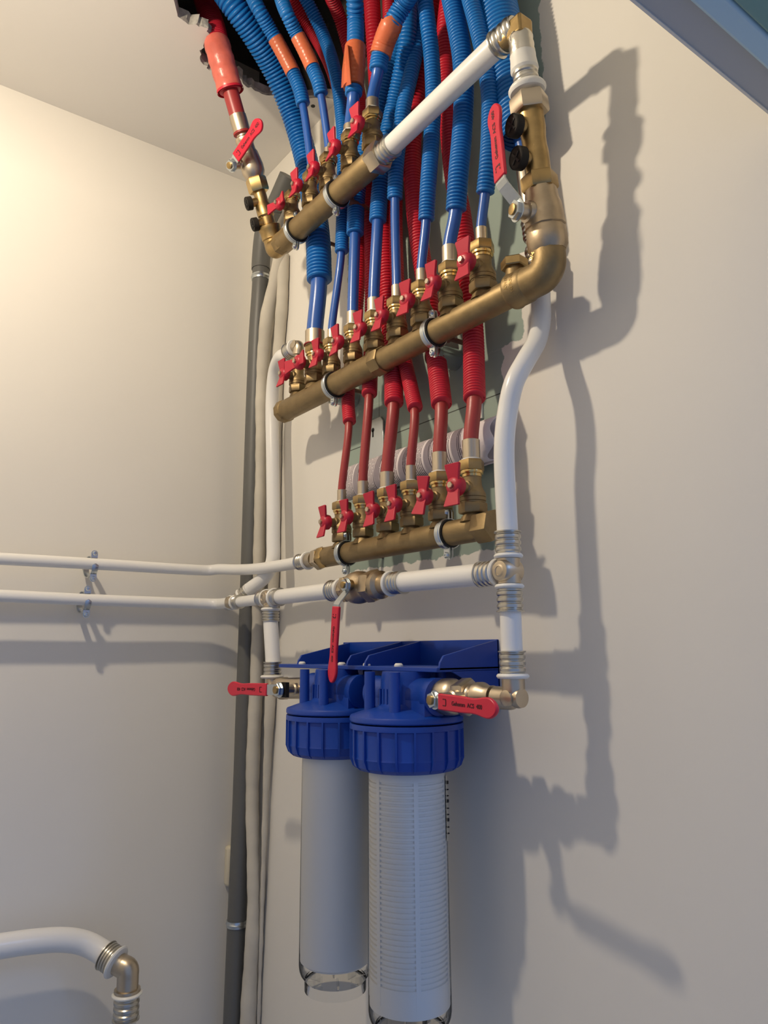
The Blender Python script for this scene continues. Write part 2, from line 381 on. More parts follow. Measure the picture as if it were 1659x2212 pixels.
# mid manifold
tm, ma, mb_, mid_out = manifold('long brass manifold bar with nine butterfly valves, middle of the three', OM, (620, 885), (1130, 618), .0186, MIDV, ZM, r2=.0170, split=(822, 783))
build('end_cap', MB().lathe(ma, (-1, 0, 0), [(.0186, -.002), (.0200, 0), (.0205, .003), (.0205, .014), (.0190, .017), (.0178, .018), (.0172, .014)], n=10, phase=.2), 'brass_dull', tm)
hexcollar(tm, V((at(822, 783, OM).x, -OM, ZM)), (1, 0, 0), .0212, .022, n=8)
pc = V((at(1112, 600, OM).x, -OM, ZM))
build('outlet', MB().lathe(pc, (0, 0, 1), [(.014, .010), (.0115, .018), (.0105, .030)], n=24), 'brass_dull', tm)
build('plug', MB().hexa(pc, (0, 0, 1), .0165, .0285, .0400, phase=.1), 'brass', tm)
# top manifold
tt, ta, tb, top_out = manifold('thick brass manifold bar with five valves, topmost under the ceiling', OT, (612, 525), (812, 338), .0190, TOPV, ZT)
hexcollar(tt, tb + V((.006, 0, 0)), (1, 0, 0), .0225, .024, m='nickel', name='union_nut')
hexcollar(tt, ta + V((-.002, 0, 0)), (1, 0, 0), .0195, .022, n=8)

LOWL = ['first from the left', 'second from the left', 'third from the left', 'fourth from the left', 'fifth from the left', 'largest, at the right end']
LH = [0, 2, -4, 0, 10, 0]
for i, (px, py, s) in enumerate(LOWV):
    place_valve(px, py, OL, ZL + lo_out[i], s, f'red butterfly valve on the lowest brass manifold, {LOWL[i]}', rot=LH[i], group='valves on the lowest manifold')
MIDL = ['first from the left', 'second from the left, handle turned crosswise', 'third from the left', 'fourth from the left', 'fifth from the left', 'sixth from the left', 'seventh from the left', 'eighth from the left', 'ninth and rightmost']
MH = [0, 84, 4, 0, 4, 6, 4, 8, 0]
for i, (px, py, s) in enumerate(MIDV):
    place_valve(px, py, OM, ZM + mid_out[i], s, f'red butterfly valve on the middle brass manifold, {MIDL[i]}', rot=MH[i], group='valves on the middle manifold')
TOPL = ['first from the left, without hose', 'second from the left', 'third from the left', 'fourth from the left', 'fifth, beside the white pipe']
TH = [82, 0, 0, 0, 0]
for i, (px, py, s) in enumerate(TOPV):
    place_valve(px, py, OT, ZT + top_out[i], s, f'red butterfly valve on the top brass manifold, {TOPL[i]}', rot=TH[i], group='valves on the top manifold')

# ------------------------------------------------------------------ hoses
HOSES = []
def hose(label, colour, x, off, z0, sleeve, end, pts, wconduit, winner, tapes=(), pitch=.0052, wtop=1.0, capring=None, ns=22):
    base = V((x, -off, z0)); e = at(end[0], end[1], end[2]); cpts = [e] + [(atz(p[0], p[1], -p[2]) if p[2] < 0 else at(*p)) for p in pts]
    t = thing('water_hose', base, label, 'hose', colour + ' hoses')
    rc = rad(wconduit, e); ri = rad(winner, e.lerp(base, .5))
    d = (cpts[1] - e).normalized()
    ip = spline([base, base + V((0, 0, sleeve)), e.lerp(base + V((0, 0, sleeve)), .12) if (e.z - base.z) > .03 else e, e + d * .04], .005)
    build('inner_pipe', MB().tube(ip, ri, n=22), colour + '_pipe', t)
    if sleeve > 0:
        build('crimp_sleeve', MB().lathe(base - V((0, 0, .001)), (0, 0, 1), [(ri * 1.16, 0), (ri * 1.16, sleeve * .97), (ri * 1.05, sleeve)], n=26), 'nickel', t)
        build('seal', MB().lathe(base - V((0, 0, .0005)), (0, 0, 1), [(ri * 1.05, 0), (ri * 1.30, .0006), (ri * 1.30, .0022), (ri * 1.1, .003)], n=26), 'white_plastic' if not capring else 'seal', t)
    path = spline(cpts, .004); path = resample(path, pitch / 8); HOSES.append((label, path[::8], rc, e))
    prof = [0.84, .90, .97, 1.0, 1.0, 1.0, .97, .90]
    n = len(path); R = []
    for i in range(n): R.append(rc * prof[i % 8] * (1 + (wtop - 1) * i / n))
    # torn mouth, open at the lower end
    lip = [path[0] + (path[min(3, n - 1)] - path[0]).normalized() * .010, path[0] + (path[3] - path[0]).normalized() * .0005]
    mbx = MB().tube(lip + path, [rc * .84, rc * .90] + R, n=ns, caps=False)
    m = build('conduit', mbx, colour + '_conduit', t, angle=60)
    for tp in tapes:
        (p0, p1, wf, mm) = tp
        q0 = min(range(n), key=lambda i: abs(py_of(path[i]) - p0)); q1 = min(range(n), key=lambda i: abs(py_of(path[i]) - p1))
        seg = path[min(q0, q1):max(q0, q1)]
        seg = seg[::3] + [seg[-1]]
        rr = [rc * wf * (1 + .015 * sin(i * 1.9)) for i in range(len(seg))]
        build('tape_wrap', MB().tube(seg, rr, n=26), mm, t)
    return t, path
def py_of(p):
    d = p - CAM; c = RX * d.x + RY * d.y + RZ * d.z; return CY + F * c.y / c.z
def px_of(p):
    d = p - CAM; c = RX * d.x + RY * d.y + RZ * d.z; return CX - F * c.x / c.z
NT = .0580
def nutz(row, i): Z, outs, vs = row; return Z + outs[i] + NT * vs[i][2]
LOWR = (ZL, lo_out, LOWV); MIDR = (ZM, mid_out, MIDV); TOPR = (ZT, top_out, TOPV)
def vx(row, off, i): px, py, s = row[2][i]; return at(px, py, off).x

# red hoses of the low manifold
red = [
 (0, .021, (755, 912, .060), [(752, 862, .048), (757, 790, .036), (768, 690, .034), (776, 560, .034), (770, 420, .034), (745, 250, .035), (715, 140, .05), (672, 60, .075), (640, 10, .11), (600, -50, -1.20)], 29, 17, .0046, 1.35),
 (1, .024, (798, 852, .060), [(800, 800, .044), (803, 720, .034), (803, 560, .034), (795, 380, .034), (778, 220, .034), (755, 110, .045), (735, 40, .07), (705, -30, -1.12)], 34, 20, .0048),
 (2, .026, (851, 872, .062), [(850, 815, .046), (846, 745, .034), (838, 640, .034), (830, 480, .034), (822, 300, .034), (812, 150, .034), (806, 50, .05), (800, -50, -1.14)], 42, 27, .0052),
 (3, .024, (897, 882, .062), [(886, 832, .046), (872, 765, .034), (862, 690, .034), (858, 600, .034), (855, 500, .034), (855, 380, .034), (850, 240, .034), (843, 100, .034), (840, 20, .034), (838, -80, .034)], 34, 20, .0048),
 (4, .029, (954, 874, .062), [(948, 820, .046), (938, 740, .034), (926, 650, .034), (908, 540, .034), (896, 440, .034), (890, 330, .034), (900, 210, .034), (914, 110, .034), (930, 30, .034), (945, -50, .034), (955, -150, .034)], 46, 29, .0052),
 (5, .028, (1025, 862, .062), [(1024, 800, .046), (1022, 720, .034), (1012, 600, .034), (998, 480, .034), (980, 370, .034), (970, 260, .034), (963, 150, .034), (964, 60, .036), (973, -20, .036), (985, -90, .036), (990, -180, .036)], 49, 33, .0050)]
RL = ['leftmost, with a short torn end', 'second from the left', 'third from the left', 'fourth from the left', 'fifth from the left, with a frayed mouth', 'rightmost and thickest']
for i, sl, e, pts, wc, wi, pit, *wt in red:
    hose(f'red corrugated hose ending above the lowest manifold, {RL[i]}', 'red', vx(LOWR, OL, i), OL, nutz(LOWR, i), sl, e, pts, wc, wi, pitch=pit, wtop=wt[0] if wt else 1.0)
# blue hoses of the middle manifold
blue = [
 (1, .028, (690, 606, .072), [(687, 520, .070), (676, 430, .061), (660, 340, .070), (632, 245, .10), (592, 150, .15), (545, 70, .205), (500, 5, .25), (455, -60, -1.14)], 55, 36, .0066, 'leftmost and thickest of all', 'seal'),
 (2, .018, (738, 545, .072), [(741, 460, .069), (742, 350, .071), (738, 250, .072), (725, 160, .085), (700, 80, .10), (672, 20, .13), (640, -40, -1.12)], 30, 17, .0046, 'thin one, second from the left', None),
 (3, .024, (767, 506, .072), [(770, 430, .069), (780, 350, .069), (800, 290, .062), (818, 240, .060), (834, 180, .060), (852, 120, .058), (866, 60, .058), (880, 0, .054), (884, -80, .052)], 38, 24, .0048, 'third from the left', None),
 (4, .024, (816, 478, .072), [(820, 420, .069), (828, 350, .070), (838, 290, .068), (852, 225, .066), (868, 150, .072), (880, 80, .080), (882, 10, .085), (876, -70, .088)], 38, 25, .0048, 'fourth from the left with a ragged mouth', None),
 (5, .022, (853, 430, .074), [(855, 370, .077), (862, 300, .074), (872, 230, .074), (890, 150, .066), (906, 80, .060), (914, 10, .058), (918, -70, .058)], 34, 20, .0046, 'fifth, below the white sloping pipe', None),
 (6, .022, (921, 476, .074), [(925, 400, .076), (932, 300, .072), (936, 210, .072), (932, 120, .078), (924, 50, .090), (917, -10, .098), (912, -80, .100)], 36, 21, .0046, 'sixth, crossing behind the white pipe', None),
 (7, .027, (985, 455, .074), [(990, 380, .076), (998, 290, .072), (1002, 200, .072), (998, 120, .076), (986, 50, .082), (972, -20, .088), (962, -90, .090), (952, -180, .090)], 45, 29, .0048, 'seventh, thick with a wide mouth', None),
 (8, .022, (1048, 418, .074), [(1055, 350, .076), (1059, 270, .072), (1058, 200, .072), (1046, 120, .076), (1030, 50, .082), (1012, -20, .088), (1000, -100, .088), (985, -190, .090)], 40, 22, .0046, 'eighth, beside the long red lever', None)]
for i, sl, e, pts, wc, wi, pit, lb_, cap in blue:
    hose(f'blue corrugated hose feeding the middle manifold, {lb_}', 'blue', vx(MIDR, OM, i), OM, nutz(MIDR, i), sl, e, pts, wc, wi, pitch=pit, capring=cap, ns=28 if i == 1 else 22)
# blue taped hoses of the top manifold
tp = [
 (1, .014, (655, 226, .132), [(648, 195, .138), (632, 155, .15), (610, 112, .17), (584, 65, .195), (556, 15, .225), (530, -40, -1.12)], 31, 17, ((157, 82, 1.05, 'tape'),), .0050, 'leftmost taped one, orange wrap high up'),
 (2, .014, (694, 205, .132), [(688, 178, .138), (676, 148, .145), (660, 112, .158), (640, 72, .175), (618, 25, .20), (600, -30, -1.12)], 31, 17, ((146, 78, 1.05, 'tape'),), .0050, 'second taped one with a dark open mouth'),
 (3, .014, (764, 205, .125), [(764, 185, .125), (766, 140, .125), (768, 90, .125), (768, 40, .125), (766, -10, .14), (764, -90, -1.14)], 38, 27, ((190, 100, 1.20, 'tape'),), .0060, 'hanging straight with a loose wide orange tape flap'),
 (4, .020, (817, 152, .125), [(820, 128, .125), (830, 92, .125), (845, 55, .13), (870, 12, .125), (893, -30, .130), (915, -90, .130)], 40, 26, ((120, 52, 1.18, 'tape'),), .0048, 'last taped one, bent right under dull orange tape')]
for i, sl, e, pts, wc, wi, tapes, pit, lb_ in tp:
    hose(f'blue corrugated hose feeding the top manifold, {lb_}', 'blue', vx(TOPR, OT, i), OT, nutz(TOPR, i), sl, e, pts, wc, wi, tapes=tapes, pitch=pit)
# loose corner of the tape on the third taped hose
th_ = [o for o in COL.objects if o.name.startswith('water_hose') and 'loose wide' in o.get('label', '')][0]
fl = MB(); A_ = [at(745, 98, .128), at(750, 97, .146), at(757, 182, .146), at(737, 190, .130), at(739, 150, .128)]
fl.prism([(i, 0) for i in range(5)], lambda i, j: A_[int(i)], lambda i, j: A_[int(i)] + V((.0006, .0010, 0)))
build('tape_flap', fl, 'tape', th_)
# thick mains hose at the right edge
q = at(1128, 300, .045); e = at(1112, 225, .045)
t = thing('water_hose', at(1150, 480, .035), 'thick blue corrugated mains hose at the right, behind the brass riser', 'hose', 'blue hoses')
path = resample(spline([at(1124, 300, .045), at(1115, 235, .045), at(1104, 170, .046), at(1090, 90, .05), at(1078, 30, .052), at(1066, -40, .055), at(1045, -180, .07), at(1020, -330, .09)]), .0062 / 8)
R = [.0268 * ([.90, .94, .985, 1, 1, 1, .985, .94][i % 8]) * (1 if py_of(path[i]) < 250 else .98) for i in range(len(path))]
build('conduit', MB().tube(path, R, n=30, caps=False), 'blue_conduit', t, angle=60)
build('inner_pipe', MB().tube(spline([at(1150, 470, .035), at(1138, 380, .035), at(1130, 320, .04), at(1118, 250, .045)]), .0105, n=22), 'blue_pipe', t)
build('crimp_sleeve', MB().tube([at(1150, 480, .035), at(1140, 400, .035), at(1136, 368, .035)], .0125, n=24), 'nickel', t)

# ------------------------------------------------------------------ clamps on the manifolds
def clamp(px, py, off, z, r, label, group):
    p = V((at(px, py, off).x, -off, z)); t = thing('pipe_clamp', p - V((0, 0, r)), label, 'clamp', group)
    X = V((1, 0, 0))
    build('rubber_lining', MB().ringl(p, X, [(r * .98, -.0065), (r + .0022, -.0065), (r + .0022, .0065), (r * .98, .0065)], n=40), 'rubber', t)
    ri, ro = r + .0022, r + .0036
    build('ring', MB().ringl(p, X, [(ri, -.0048), (ro, -.0052), (ro, -.003), (ro + .0007, -.0022), (ro + .0007, .0022), (ro, .003), (ro, .0052), (ri, .0048)], n=44), 'zinc', t)
    for s in (1, -1):
        y = -off; c = p + V((0, 0, s * (ro + .006)))
        ear = MB()
        poly = [(-.0052, -.008), (.0052, -.008), (.0052, .002)] + [(.0052 * cos(a), .002 + .0052 * sin(a)) for a in [k * pi / 6 for k in range(7)]] + [(-.0052, .002)]
        for dy in (-.0035, .0018): ear.prism(poly, lambda a, b: c + V((a, dy, b * s)), lambda a, b: c + V((a, dy + .0016, b * s)))
        build('ear', ear, 'zinc', t)
        sc = screw_head(t, c + V((0, -.0035, .002 * s)), (0, -1, 0), .0040)
    build('rod', MB().lathe(V((p.x, -(off - ro), z)), (0, 1, 0), [(.0065, 0), (.0065, .007), (.0035, .0075), (.0035, off - ro - .0005)], n=14), 'rod', t)
    return t
g_ = 'manifold pipe clamps'
clamp(640, 500, OT, ZT, .0190, 'zinc pipe clamp on the top manifold, left one near the brass elbow', g_)
clamp(727, 428, OT, ZT, .0190, 'zinc pipe clamp on the top manifold, right one', g_)
clamp(722, 835, OM, ZM, .0186, 'zinc pipe clamp on the middle manifold, left one', g_)
clamp(937, 725, OM, ZM, .0172, 'zinc pipe clamp on the middle manifold, right one', g_)
clamp(748, 1194, OL, ZL, .0160, 'zinc pipe clamp on the lowest manifold, left one', g_)
clamp(968, 1152, OL, ZL, .0160, 'zinc pipe clamp on the lowest manifold, right one', g_)
# galvanised stand-off tubes and slotted plate on the bare board
for (px, py, lb_) in ((766, 862, 'galvanised steel stand-off tube under the middle manifold, left one'), (985, 778, 'galvanised steel stand-off tube under the middle manifold, right one')):
    p = at(px, py, .0); tag(build('standoff_tube', MB().lathe(p + V((0, -.046, 0)), (0, 1, 0), [(.0155, 0), (.0175, .001), (.0175, .006), (.016, .008), (.016, .0455)], n=30), 'zinc'), lb_, 'bracket')
p0 = at(812, 905, 0); p1 = at(834, 1010, 0)
mb = MB(); xa, xb = at(806, 960, 0).x, at(832, 960, 0).x; za, zb = at(820, 1030, 0).z, at(820, 903, 0).z
mb.prism([(xa, za), (xb, za), (xb, zb - .008), (xb - .008, zb), (xa - .02, zb), (xa - .012, zb - .02)], lambda x, z: V((x, -.0042, z)), lambda x, z: V((x, -.0008, z)))
tb_ = build('mounting_plate', mb, 'zinc', bevel=.0006); tag(tb_, 'grey steel mounting plate with keyhole slot on the green board', 'bracket')
kx, kz = at(810, 930, 0).x, at(810, 930, 0).z
build('keyhole', MB().lathe(V((kx, -.0046, kz)), (0, 1, 0), [(.0036, 0), (.0036, .001)], n=18).box((kx - .0016, -.0046, kz - .012), (kx + .0016, -.0040, kz)), 'rubber', tb_)
xs = at(1041, 900, 0).x
tag(build('wall_strip', MB().box((xs - .0035, -.004, at(1041, 905, 0).z), (xs + .0035, -.0005, at(1041, 868, 0).z + .01)), 'white_plastic'), 'thin white strip on the green board left of the rolled paper', 'strip')

# ------------------------------------------------------------------ rolled paper
pm = mat('printed_paper', (0.74, 0.68, 0.70), 0.7); nt = pm.node_tree; L_ = nt.links
tcn = node('ShaderNodeTexCoord'); sp = node('ShaderNodeSeparateXYZ'); L_.new(tcn.outputs['Object'], sp.inputs[0])
line = math_('FRACT', math_('MULTIPLY', sp.outputs['X'], 290.0)); ln = math_('LESS_THAN', line, 0.45)
grp = math_('LESS_THAN', math_('FRACT', math_('MULTIPLY', sp.outputs['X'], 17.0)), 0.74)
cmb = node('ShaderNodeCombineXYZ'); L_.new(math_('FLOOR', math_('MULTIPLY', sp.outputs['X'], 290.0)), cmb.inputs[0]); L_.new(math_('MULTIPLY', sp.outputs['Z'], 520.0), cmb.inputs[2])
wn = node('ShaderNodeTexNoise'); wn.inputs['Scale'].default_value = 1.0; wn.inputs['Detail'].default_value = 1; L_.new(cmb.outputs[0], wn.inputs['Vector'])
gl_ = math_('GREATER_THAN', wn.outputs['Fac'], 0.38)
xlim = math_('LESS_THAN', sp.outputs['X'], 0.128)
mk = math_('MULTIPLY', math_('MULTIPLY', ln, grp), math_('MULTIPLY', gl_, xlim))
px_ = node('ShaderNodeMixRGB'); px_.inputs[1].default_value = (0.76, 0.70, 0.715, 1); px_.inputs[2].default_value = (0.10, 0.075, 0.10, 1)
L_.new(mk, px_.inputs[0]); L_.new(px_.outputs[0], nt.nodes['Principled BSDF'].inputs['Base Color'])
pa = at(752, 1052, .027); pb = at(1068, 942, .027); pb.z = pa.z = (pa.z + pb.z) / 2
mb = MB(); n = 40; st = 0; rows = 24
for i in range(rows + 1):
    t_ = i / rows; c = pa.lerp(pb, t_)
    for k in range(n):
        a = -0.9 * pi + 1.9 * pi * k / (n - 1) ; sq = 1 + .04 * sin(3 * a + t_ * 5)
        rr = 1.0 - .12 * k / n
        x = 0
        if i == rows: x = .016 * max(0, sin(a * 1.0 + .6)) + .006 * sin(4 * a)
        mb.v.append(c + V((x, -.0205 * sin(a) * rr * sq * 0.98, .031 * cos(a) * rr * sq)))
for i in range(rows):
    for k in range(n - 1): a = i * n + k; mb.f.append((a, a + 1, a + n + 1, a + n))
pr = build('paper_roll', mb, pm, angle=60, org=(pa + pb) / 2); s_ = pr.modifiers.new('s', 'SOLIDIFY'); s_.thickness = .0006
tag(pr, 'rolled printed instruction sheet tucked behind the red pipes', 'paper')

# ------------------------------------------------------------------ white pipes, left wall
RP = .0098
U1 = [atx(-60, 1204, .06), atx(0, 1207, .06), atx(200, 1218, .06), atx(400, 1230, .06), atx(452, 1232, .0605)]
k0 = at(655, 1208, OL); k0.z = ZL
pu = U1 + [at(490, 1227, .125) if False else V((.072, -.100, .1535)), V((.115, -.083, .1500)), V((.19, -.078, .1450)), V((.28, -OL, ZL)), k0]
pipe('water_pipe', pu, RP * 1.04, 'upper white pipe along the left wall, turning toward the lowest manifold')
t = thing('pipe_coupling', k0, 'pressed steel coupling where the upper white pipe meets the lowest manifold', 'fitting')
crimp(t, k0 - V((.012, 0, 0)), (1, 0, 0), RP * 1.08, .024); collar(t, k0 + V((.012, 0, 0)), (1, 0, 0), RP * 1.1)
build('body', MB().lathe(k0 + V((.013, 0, 0)), (1, 0, 0), [(.010, 0), (.012, .003), (.012, .022)], n=24), 'nickel', t)

OB = .066; tee1 = at(505, 1303, OB); tee2 = at(585, 1295, OB); ZB = .086
tee1 = V((at(503, 1303, .095).x, -.095, .0865)); tee2 = V((at(585, 1296, .095).x, -.095, ZB))
U2 = [atx(-60, 1285, .06), atx(0, 1287, .06), atx(200, 1296, .06), atx(400, 1303, .06), V((.0615, -.135, .0872)), V((.075, -.100, .0868)), tee1 - V((.006, .002, 0))]
pipe('water_pipe', U2, RP * 1.04, 'lower white pipe along the left wall, ending at the branching fitting')
def tee(label, c, arms, r=.0098, boss=None, L=.022, name='pipe_tee'):
    t = thing(name, c, label, 'fitting')
    b = MB()
    for (d, ln_) in arms:
        d = V(d).normalized(); b.lathe(c - d * .004, d, [(r * 1.05, 0), (r * 1.12, .004), (r * 1.12, ln_ + .004)], n=26)
    b.lathe(c - V((0, r * 1.3, 0)), (0, 1, 0), [(r * .55, -.001), (r * .95, .0), (r * 1.15, .004), (r * 1.15, r * 2.2)], n=24)
    build('body', b, 'nickel', t)
    for (d, ln_) in arms:
        d = V(d).normalized(); collar(t, c + d * ln_, d, r); crimp(t, c + d * (ln_ + .005 + L), -d, r * 1.04, L)
    if boss: build('boss', MB().lathe(c - V((0, r * 1.25, 0)), (0, -1, 0), [(r * .62, 0), (r * .62, .0015), (r * .45, .0022), (r * .4, .0012)], n=20), 'nickel', t)
    return t
bd = (at(552, 1262, .070) - tee1).normalized()
tee('plated branching tee in the corner, its upper arm pointing up and right', tee1, [((-1, .15, 0), .006), ((1, 0, 0), .008), (bd, .018)], L=.018)
tee('plated tee in front of the corner pipes, one arm pointing down', tee2, [((-1, 0, 0), .010), ((1, 0, 0), .010), ((0, 0, -1), .016)], boss=True, L=.018, r=.0115)
x_a = tee1.x + .03; pipe('water_pipe', [V((x_a - .005, -.095, ZB)), V((tee2.x - .026, -.095, ZB))], RP, 'very short white pipe joining the two tees beside the corner', straight=True)
# vertical pipe at the corner from the branch up to the middle manifold
e1 = V((vx(MIDR, OM, 0), -OM, at(645, 745, OM).z))
bs = tee1 + bd * .038
vp = [bs, at(572, 1246, .064), at(588, 1215, .055), at(590, 1160, .052), at(589, 1000, .050), at(588, 860, .052), at(594, 800, .060), at(608, 770, .072), e1 - V((.040, 0, .006)), e1 - V((.026, 0, 0))]
pipe('water_pipe', vp, .0125, 'tall white pipe left of the manifolds, bending right at its top')
t = thing('pipe_elbow', e1, 'chrome press elbow on top of the leftmost middle valve', 'fitting')
build('body', MB().tube(spline([e1 - V((.014, 0, 0)), e1 - V((.004, 0, 0)), e1 + V((.002, 0, -.004)), e1 - V((0, 0, .018))], .002), .0098, n=26).lathe(e1 - V((0, .009, 0)), (0, -1, 0), [(.007, 0), (.007, .0012)], n=20), 'nickel', t)
zc_ = nutz(MIDR, 0)
build('stem', MB().lathe(V((e1.x, -OM, zc_ - .006)), (0, 0, 1), [(.0062, 0), (.0062, e1.z - zc_ - .010), (.0085, e1.z - zc_ - .008), (.0085, e1.z - zc_ - .004), (.0065, e1.z - zc_ - .002)], n=22), 'nickel', t)
collar(t, e1 - V((.019, 0, 0)), (1, 0, 0), .0105); crimp(t, e1 - V((.034, 0, .002)), (1, 0, .05), .0125, .016)
# bypass line with its lever valve
rt = at(1105, 1240, .088); rt = V((rt.x, -.092, ZB - .002))
c2 = V((at(770, 1272, .094).x, -.094, ZB))
pipe('water_pipe', [tee2 + V((.028, 0, 0)), V((at(728, 1283, .095).x, -.095, ZB))], RP * 1.28, 'white pipe left of the horizontal lever valve above the blue filter', straight=True)
pipe('water_pipe', [c2 + V((.104, 0, 0)), rt - V((.036, 0, 0))], RP * 1.36, 'white pipe right of the horizontal lever valve above the blue filter', straight=True)

def lever(t, O, u, n, steel, L, wd, bend=0.012, body='Gehemm  ACS  400', rise=0.0, flip=False, wf=1.0):
    """flat lever: steel shank from the stem, then a red grip with lettering"""
    u = V(u).normalized(); n = V(n).normalized(); n = (n - u * n.dot(u)).normalized(); v = n.cross(u)
    O = V(O); sw = wd * .82
    def P(a, b, c): return O + u * a + v * b + n * c
    hs = lambda a: bend * min(1, max(0, (a - steel * .25) / (steel * .6)))
    mb = MB(); K = 8
    for k in range(K):
        a0 = -.006 + (steel + .008) * k / K; a1 = -.006 + (steel + .008) * (k + 1) / K
        st = len(mb.v)
        for (a, z) in ((a0, hs(a0)), (a1, hs(a1))):
            for (b, c) in ((-sw / 2, 0), (sw / 2, 0), (sw / 2, .0022), (-sw / 2, .0022)): mb.v.append(P(a, b, z + c))
        mb.f += [(st, st + 1, st + 5, st + 4), (st + 1, st + 2, st + 6, st + 5), (st + 2, st + 3, st + 7, st + 6), (st + 3, st, st + 4, st + 7), (st, st + 3, st + 2, st + 1), (st + 4, st + 5, st + 6, st + 7)]
    build('shank', mb, 'zinc', t)
    mb = MB(); prof = []
    N = 22
    for k in range(N + 1):
        s = 1 - (1 - k / N) ** 1.8; wv = wd * (1.0 - .10 * math.exp(-((s - .62) / .14) ** 2)) + wd * .22 * math.exp(-((s - .84) / .12) ** 2)
        if s > .86: wv *= max(.0, 1 - ((s - .86) / .14) ** 2.0) ** .5
        prof.append((steel + L * s, max(wv, wd * .05)))
    top = [(a, b / 2) for a, b in prof]; poly = top + [(a, -b) for a, b in reversed(top)]
    th = .0048
    mb.prism(poly, lambda a, b: P(a, b, bend - .0012 + rise * (a - steel)), lambda a, b: P(a, b, bend + th - .0012 + rise * (a - steel)))
    gp = build('grip', mb, 'red_lever', t, bevel=.0014, angle=50)
    uu = u + n * rise; uu.normalize(); zt = bend + th - .0012 + .0002
    a = steel + L * .26; sg = -1 if flip else 1
    if body:
        base = O + u * (a if not flip else steel + L * .80) + n * (zt + rise * (a - steel if not flip else L * .80))
        text('lettering', body, gp, base, uu * sg, v * sg, min(wd * .36, L * .118))
        q = O + u * (steel + L * .10) + n * (zt + rise * L * .10); s = wd * .5
        lg = MB()
        def bar(a0, a1, b0, b1): lg.box((a0, b0, -.0001), (a1, b1, .00015), X=Matrix((uu, v, uu.cross(v))).transposed(), O=q)
        bar(0, s * .22, s * .32, s * .45); bar(s * .35, s * .62, s * .32, s * .45); bar(0, s * .22, -s * .45, -s * .32); bar(s * .35, s * .62, -s * .45, -s * .32); bar(s * .55, s * .70, -s * .35, s * .35)
        build('emblem', lg, 'ink', gp)
    # stem, nut
    build('stem_nut', MB().hexa(O, n, wd * .52, .0022, .0085, phase=.3).lathe(O, n, [(wd * .60, .0018), (wd * .60, .003)], n=24), 'zinc', t)
    build('stem', MB().lathe(O, n, [(wd * .30, -.02), (wd * .30, .0105), (wd * .22, .011)], n=20), 'brass', t)
    return gp
def ball_body(t, c, ax, prof, m='nickel', hexes=()):
    build('body', MB().lathe(c, ax, prof, n=36), m, t)
    for (h, r, L, mm, ph) in hexes: build('hex_nut', MB().hexa(V(c) + V(ax).normalized() * h, ax, r, -L / 2, L / 2, phase=ph), mm, t)
# horizontal bypass valve
t = thing('lever_valve', c2 - V((0, 0, .02)), 'nickel ball valve on the horizontal pipe, red lever hanging down over the blue bracket', 'valve')
ball_body(t, c2, (1, 0, 0), [(.011, -.040), (.013, -.037), (.013, -.029), (.018, -.024), (.0195, -.012), (.0225, -.004), (.0235, .006), (.0225, .016), (.0190, .022), (.0185, .034), (.0195, .036), (.0195, .060), (.014, .064), (.014, .080)], 'valve', [(-.020, .0205, .010, 'valve', .2), (.040, .0232, .020, 'valve', .4)])
for h, d in ((-.066, 1), (.110, -1)):
    p = c2 + V((h, 0, 0)); crimp(t, p, (d, 0, 0), RP * 1.27, .025); collar(t, p + V((d * .025, 0, 0)), (d, 0, 0), RP * 1.25)
so = V((at(755, 1268, .125).x, -.120, ZB + .003))
O = at(752, 1264, .118); 

u_ = (at(724, 1330, .140) - O).normalized()
gp = lever(t, O, V((-.10, 0, -1)), (0, -1, 0), .030, .104, .0165, bend=.016, body='Gehemm  ACS  400')
build('bonnet', MB().lathe(V((O.x, -.09, O.z)), (0, -1, 0), [(.012, 0), (.011, .018), (.008, .020), (.008, .030)], n=24), 'brass', t)

# right riser
UR = [at(1168, 560, .030), at(1168, 640, .030), at(1169, 690, .032), at(1160, 735, .042), at(1136, 778, .066), at(1117, 822, .084), at(1112, 880, .088), at(1110, 960, .088), at(1108, 1150, .088)]
rr_ = rad(45, at(1108, 1000, .088))
xr_ = rt.x
UR = UR[:5] + [V((xr_ + .010, -.082, UR[5].z)), V((xr_ + .003, -.087, UR[6].z)), V((xr_, -.092, UR[7].z)), V((xr_, -.092, rt.z + .040))]
pipe('water_pipe', UR, rr_, 'thick white riser pipe right of the manifolds, kinked toward the wall at its top', n=32)
t = thing('pipe_coupling', at(1155, 520, .030), 'steel press coupling above the kinked white riser, behind the brass valve', 'fitting')
crimp(t, at(1162, 580, .030), at(1150, 480, .033) - at(1162, 580, .030), .0115, .03); crimp(t, at(1150, 480, .033), at(1162, 580, .030) - at(1150, 480, .033), .0115, .026)
tee('plated tee on the right white riser, one arm pointing left', rt, [((0, 0, 1), .014), ((0, 0, -1), .014), ((-1, 0, 0), .014)], r=rr_ * .97, boss=True, L=.026)
re = V((xr_, -.092, at(1106, 1507, .092).z))
pipe('water_pipe', [V((xr_, -.092, rt.z - .034)), V((xr_, -.092, re.z + .042))], rr_, 'short thick white riser pipe between tee and bottom elbow at right', straight=True)
t = thing('pipe_elbow', re - V((0, 0, .012)), 'plated elbow at the bottom of the right white riser, beside the red lever tip', 'fitting')
build('body', MB().tube(spline([re + V((0, 0, .024)), re + V((0, 0, .006)), re + V((-.003, 0, .0)), re + V((-.010, 0, -.001)), re + V((-.026, 0, -.001))], .002), .0125, n=28).lathe(re + V((0, -.009, 0)), (0, -1, 0), [(.0085, 0), (.0085, .004), (.006, .005)], n=20).lathe(re + V((.002, 0, 0)), (1, 0, 0), [(.010, 0), (.011, .006), (.010, .0105), (.006, .011)], n=24), 'nickel', t)
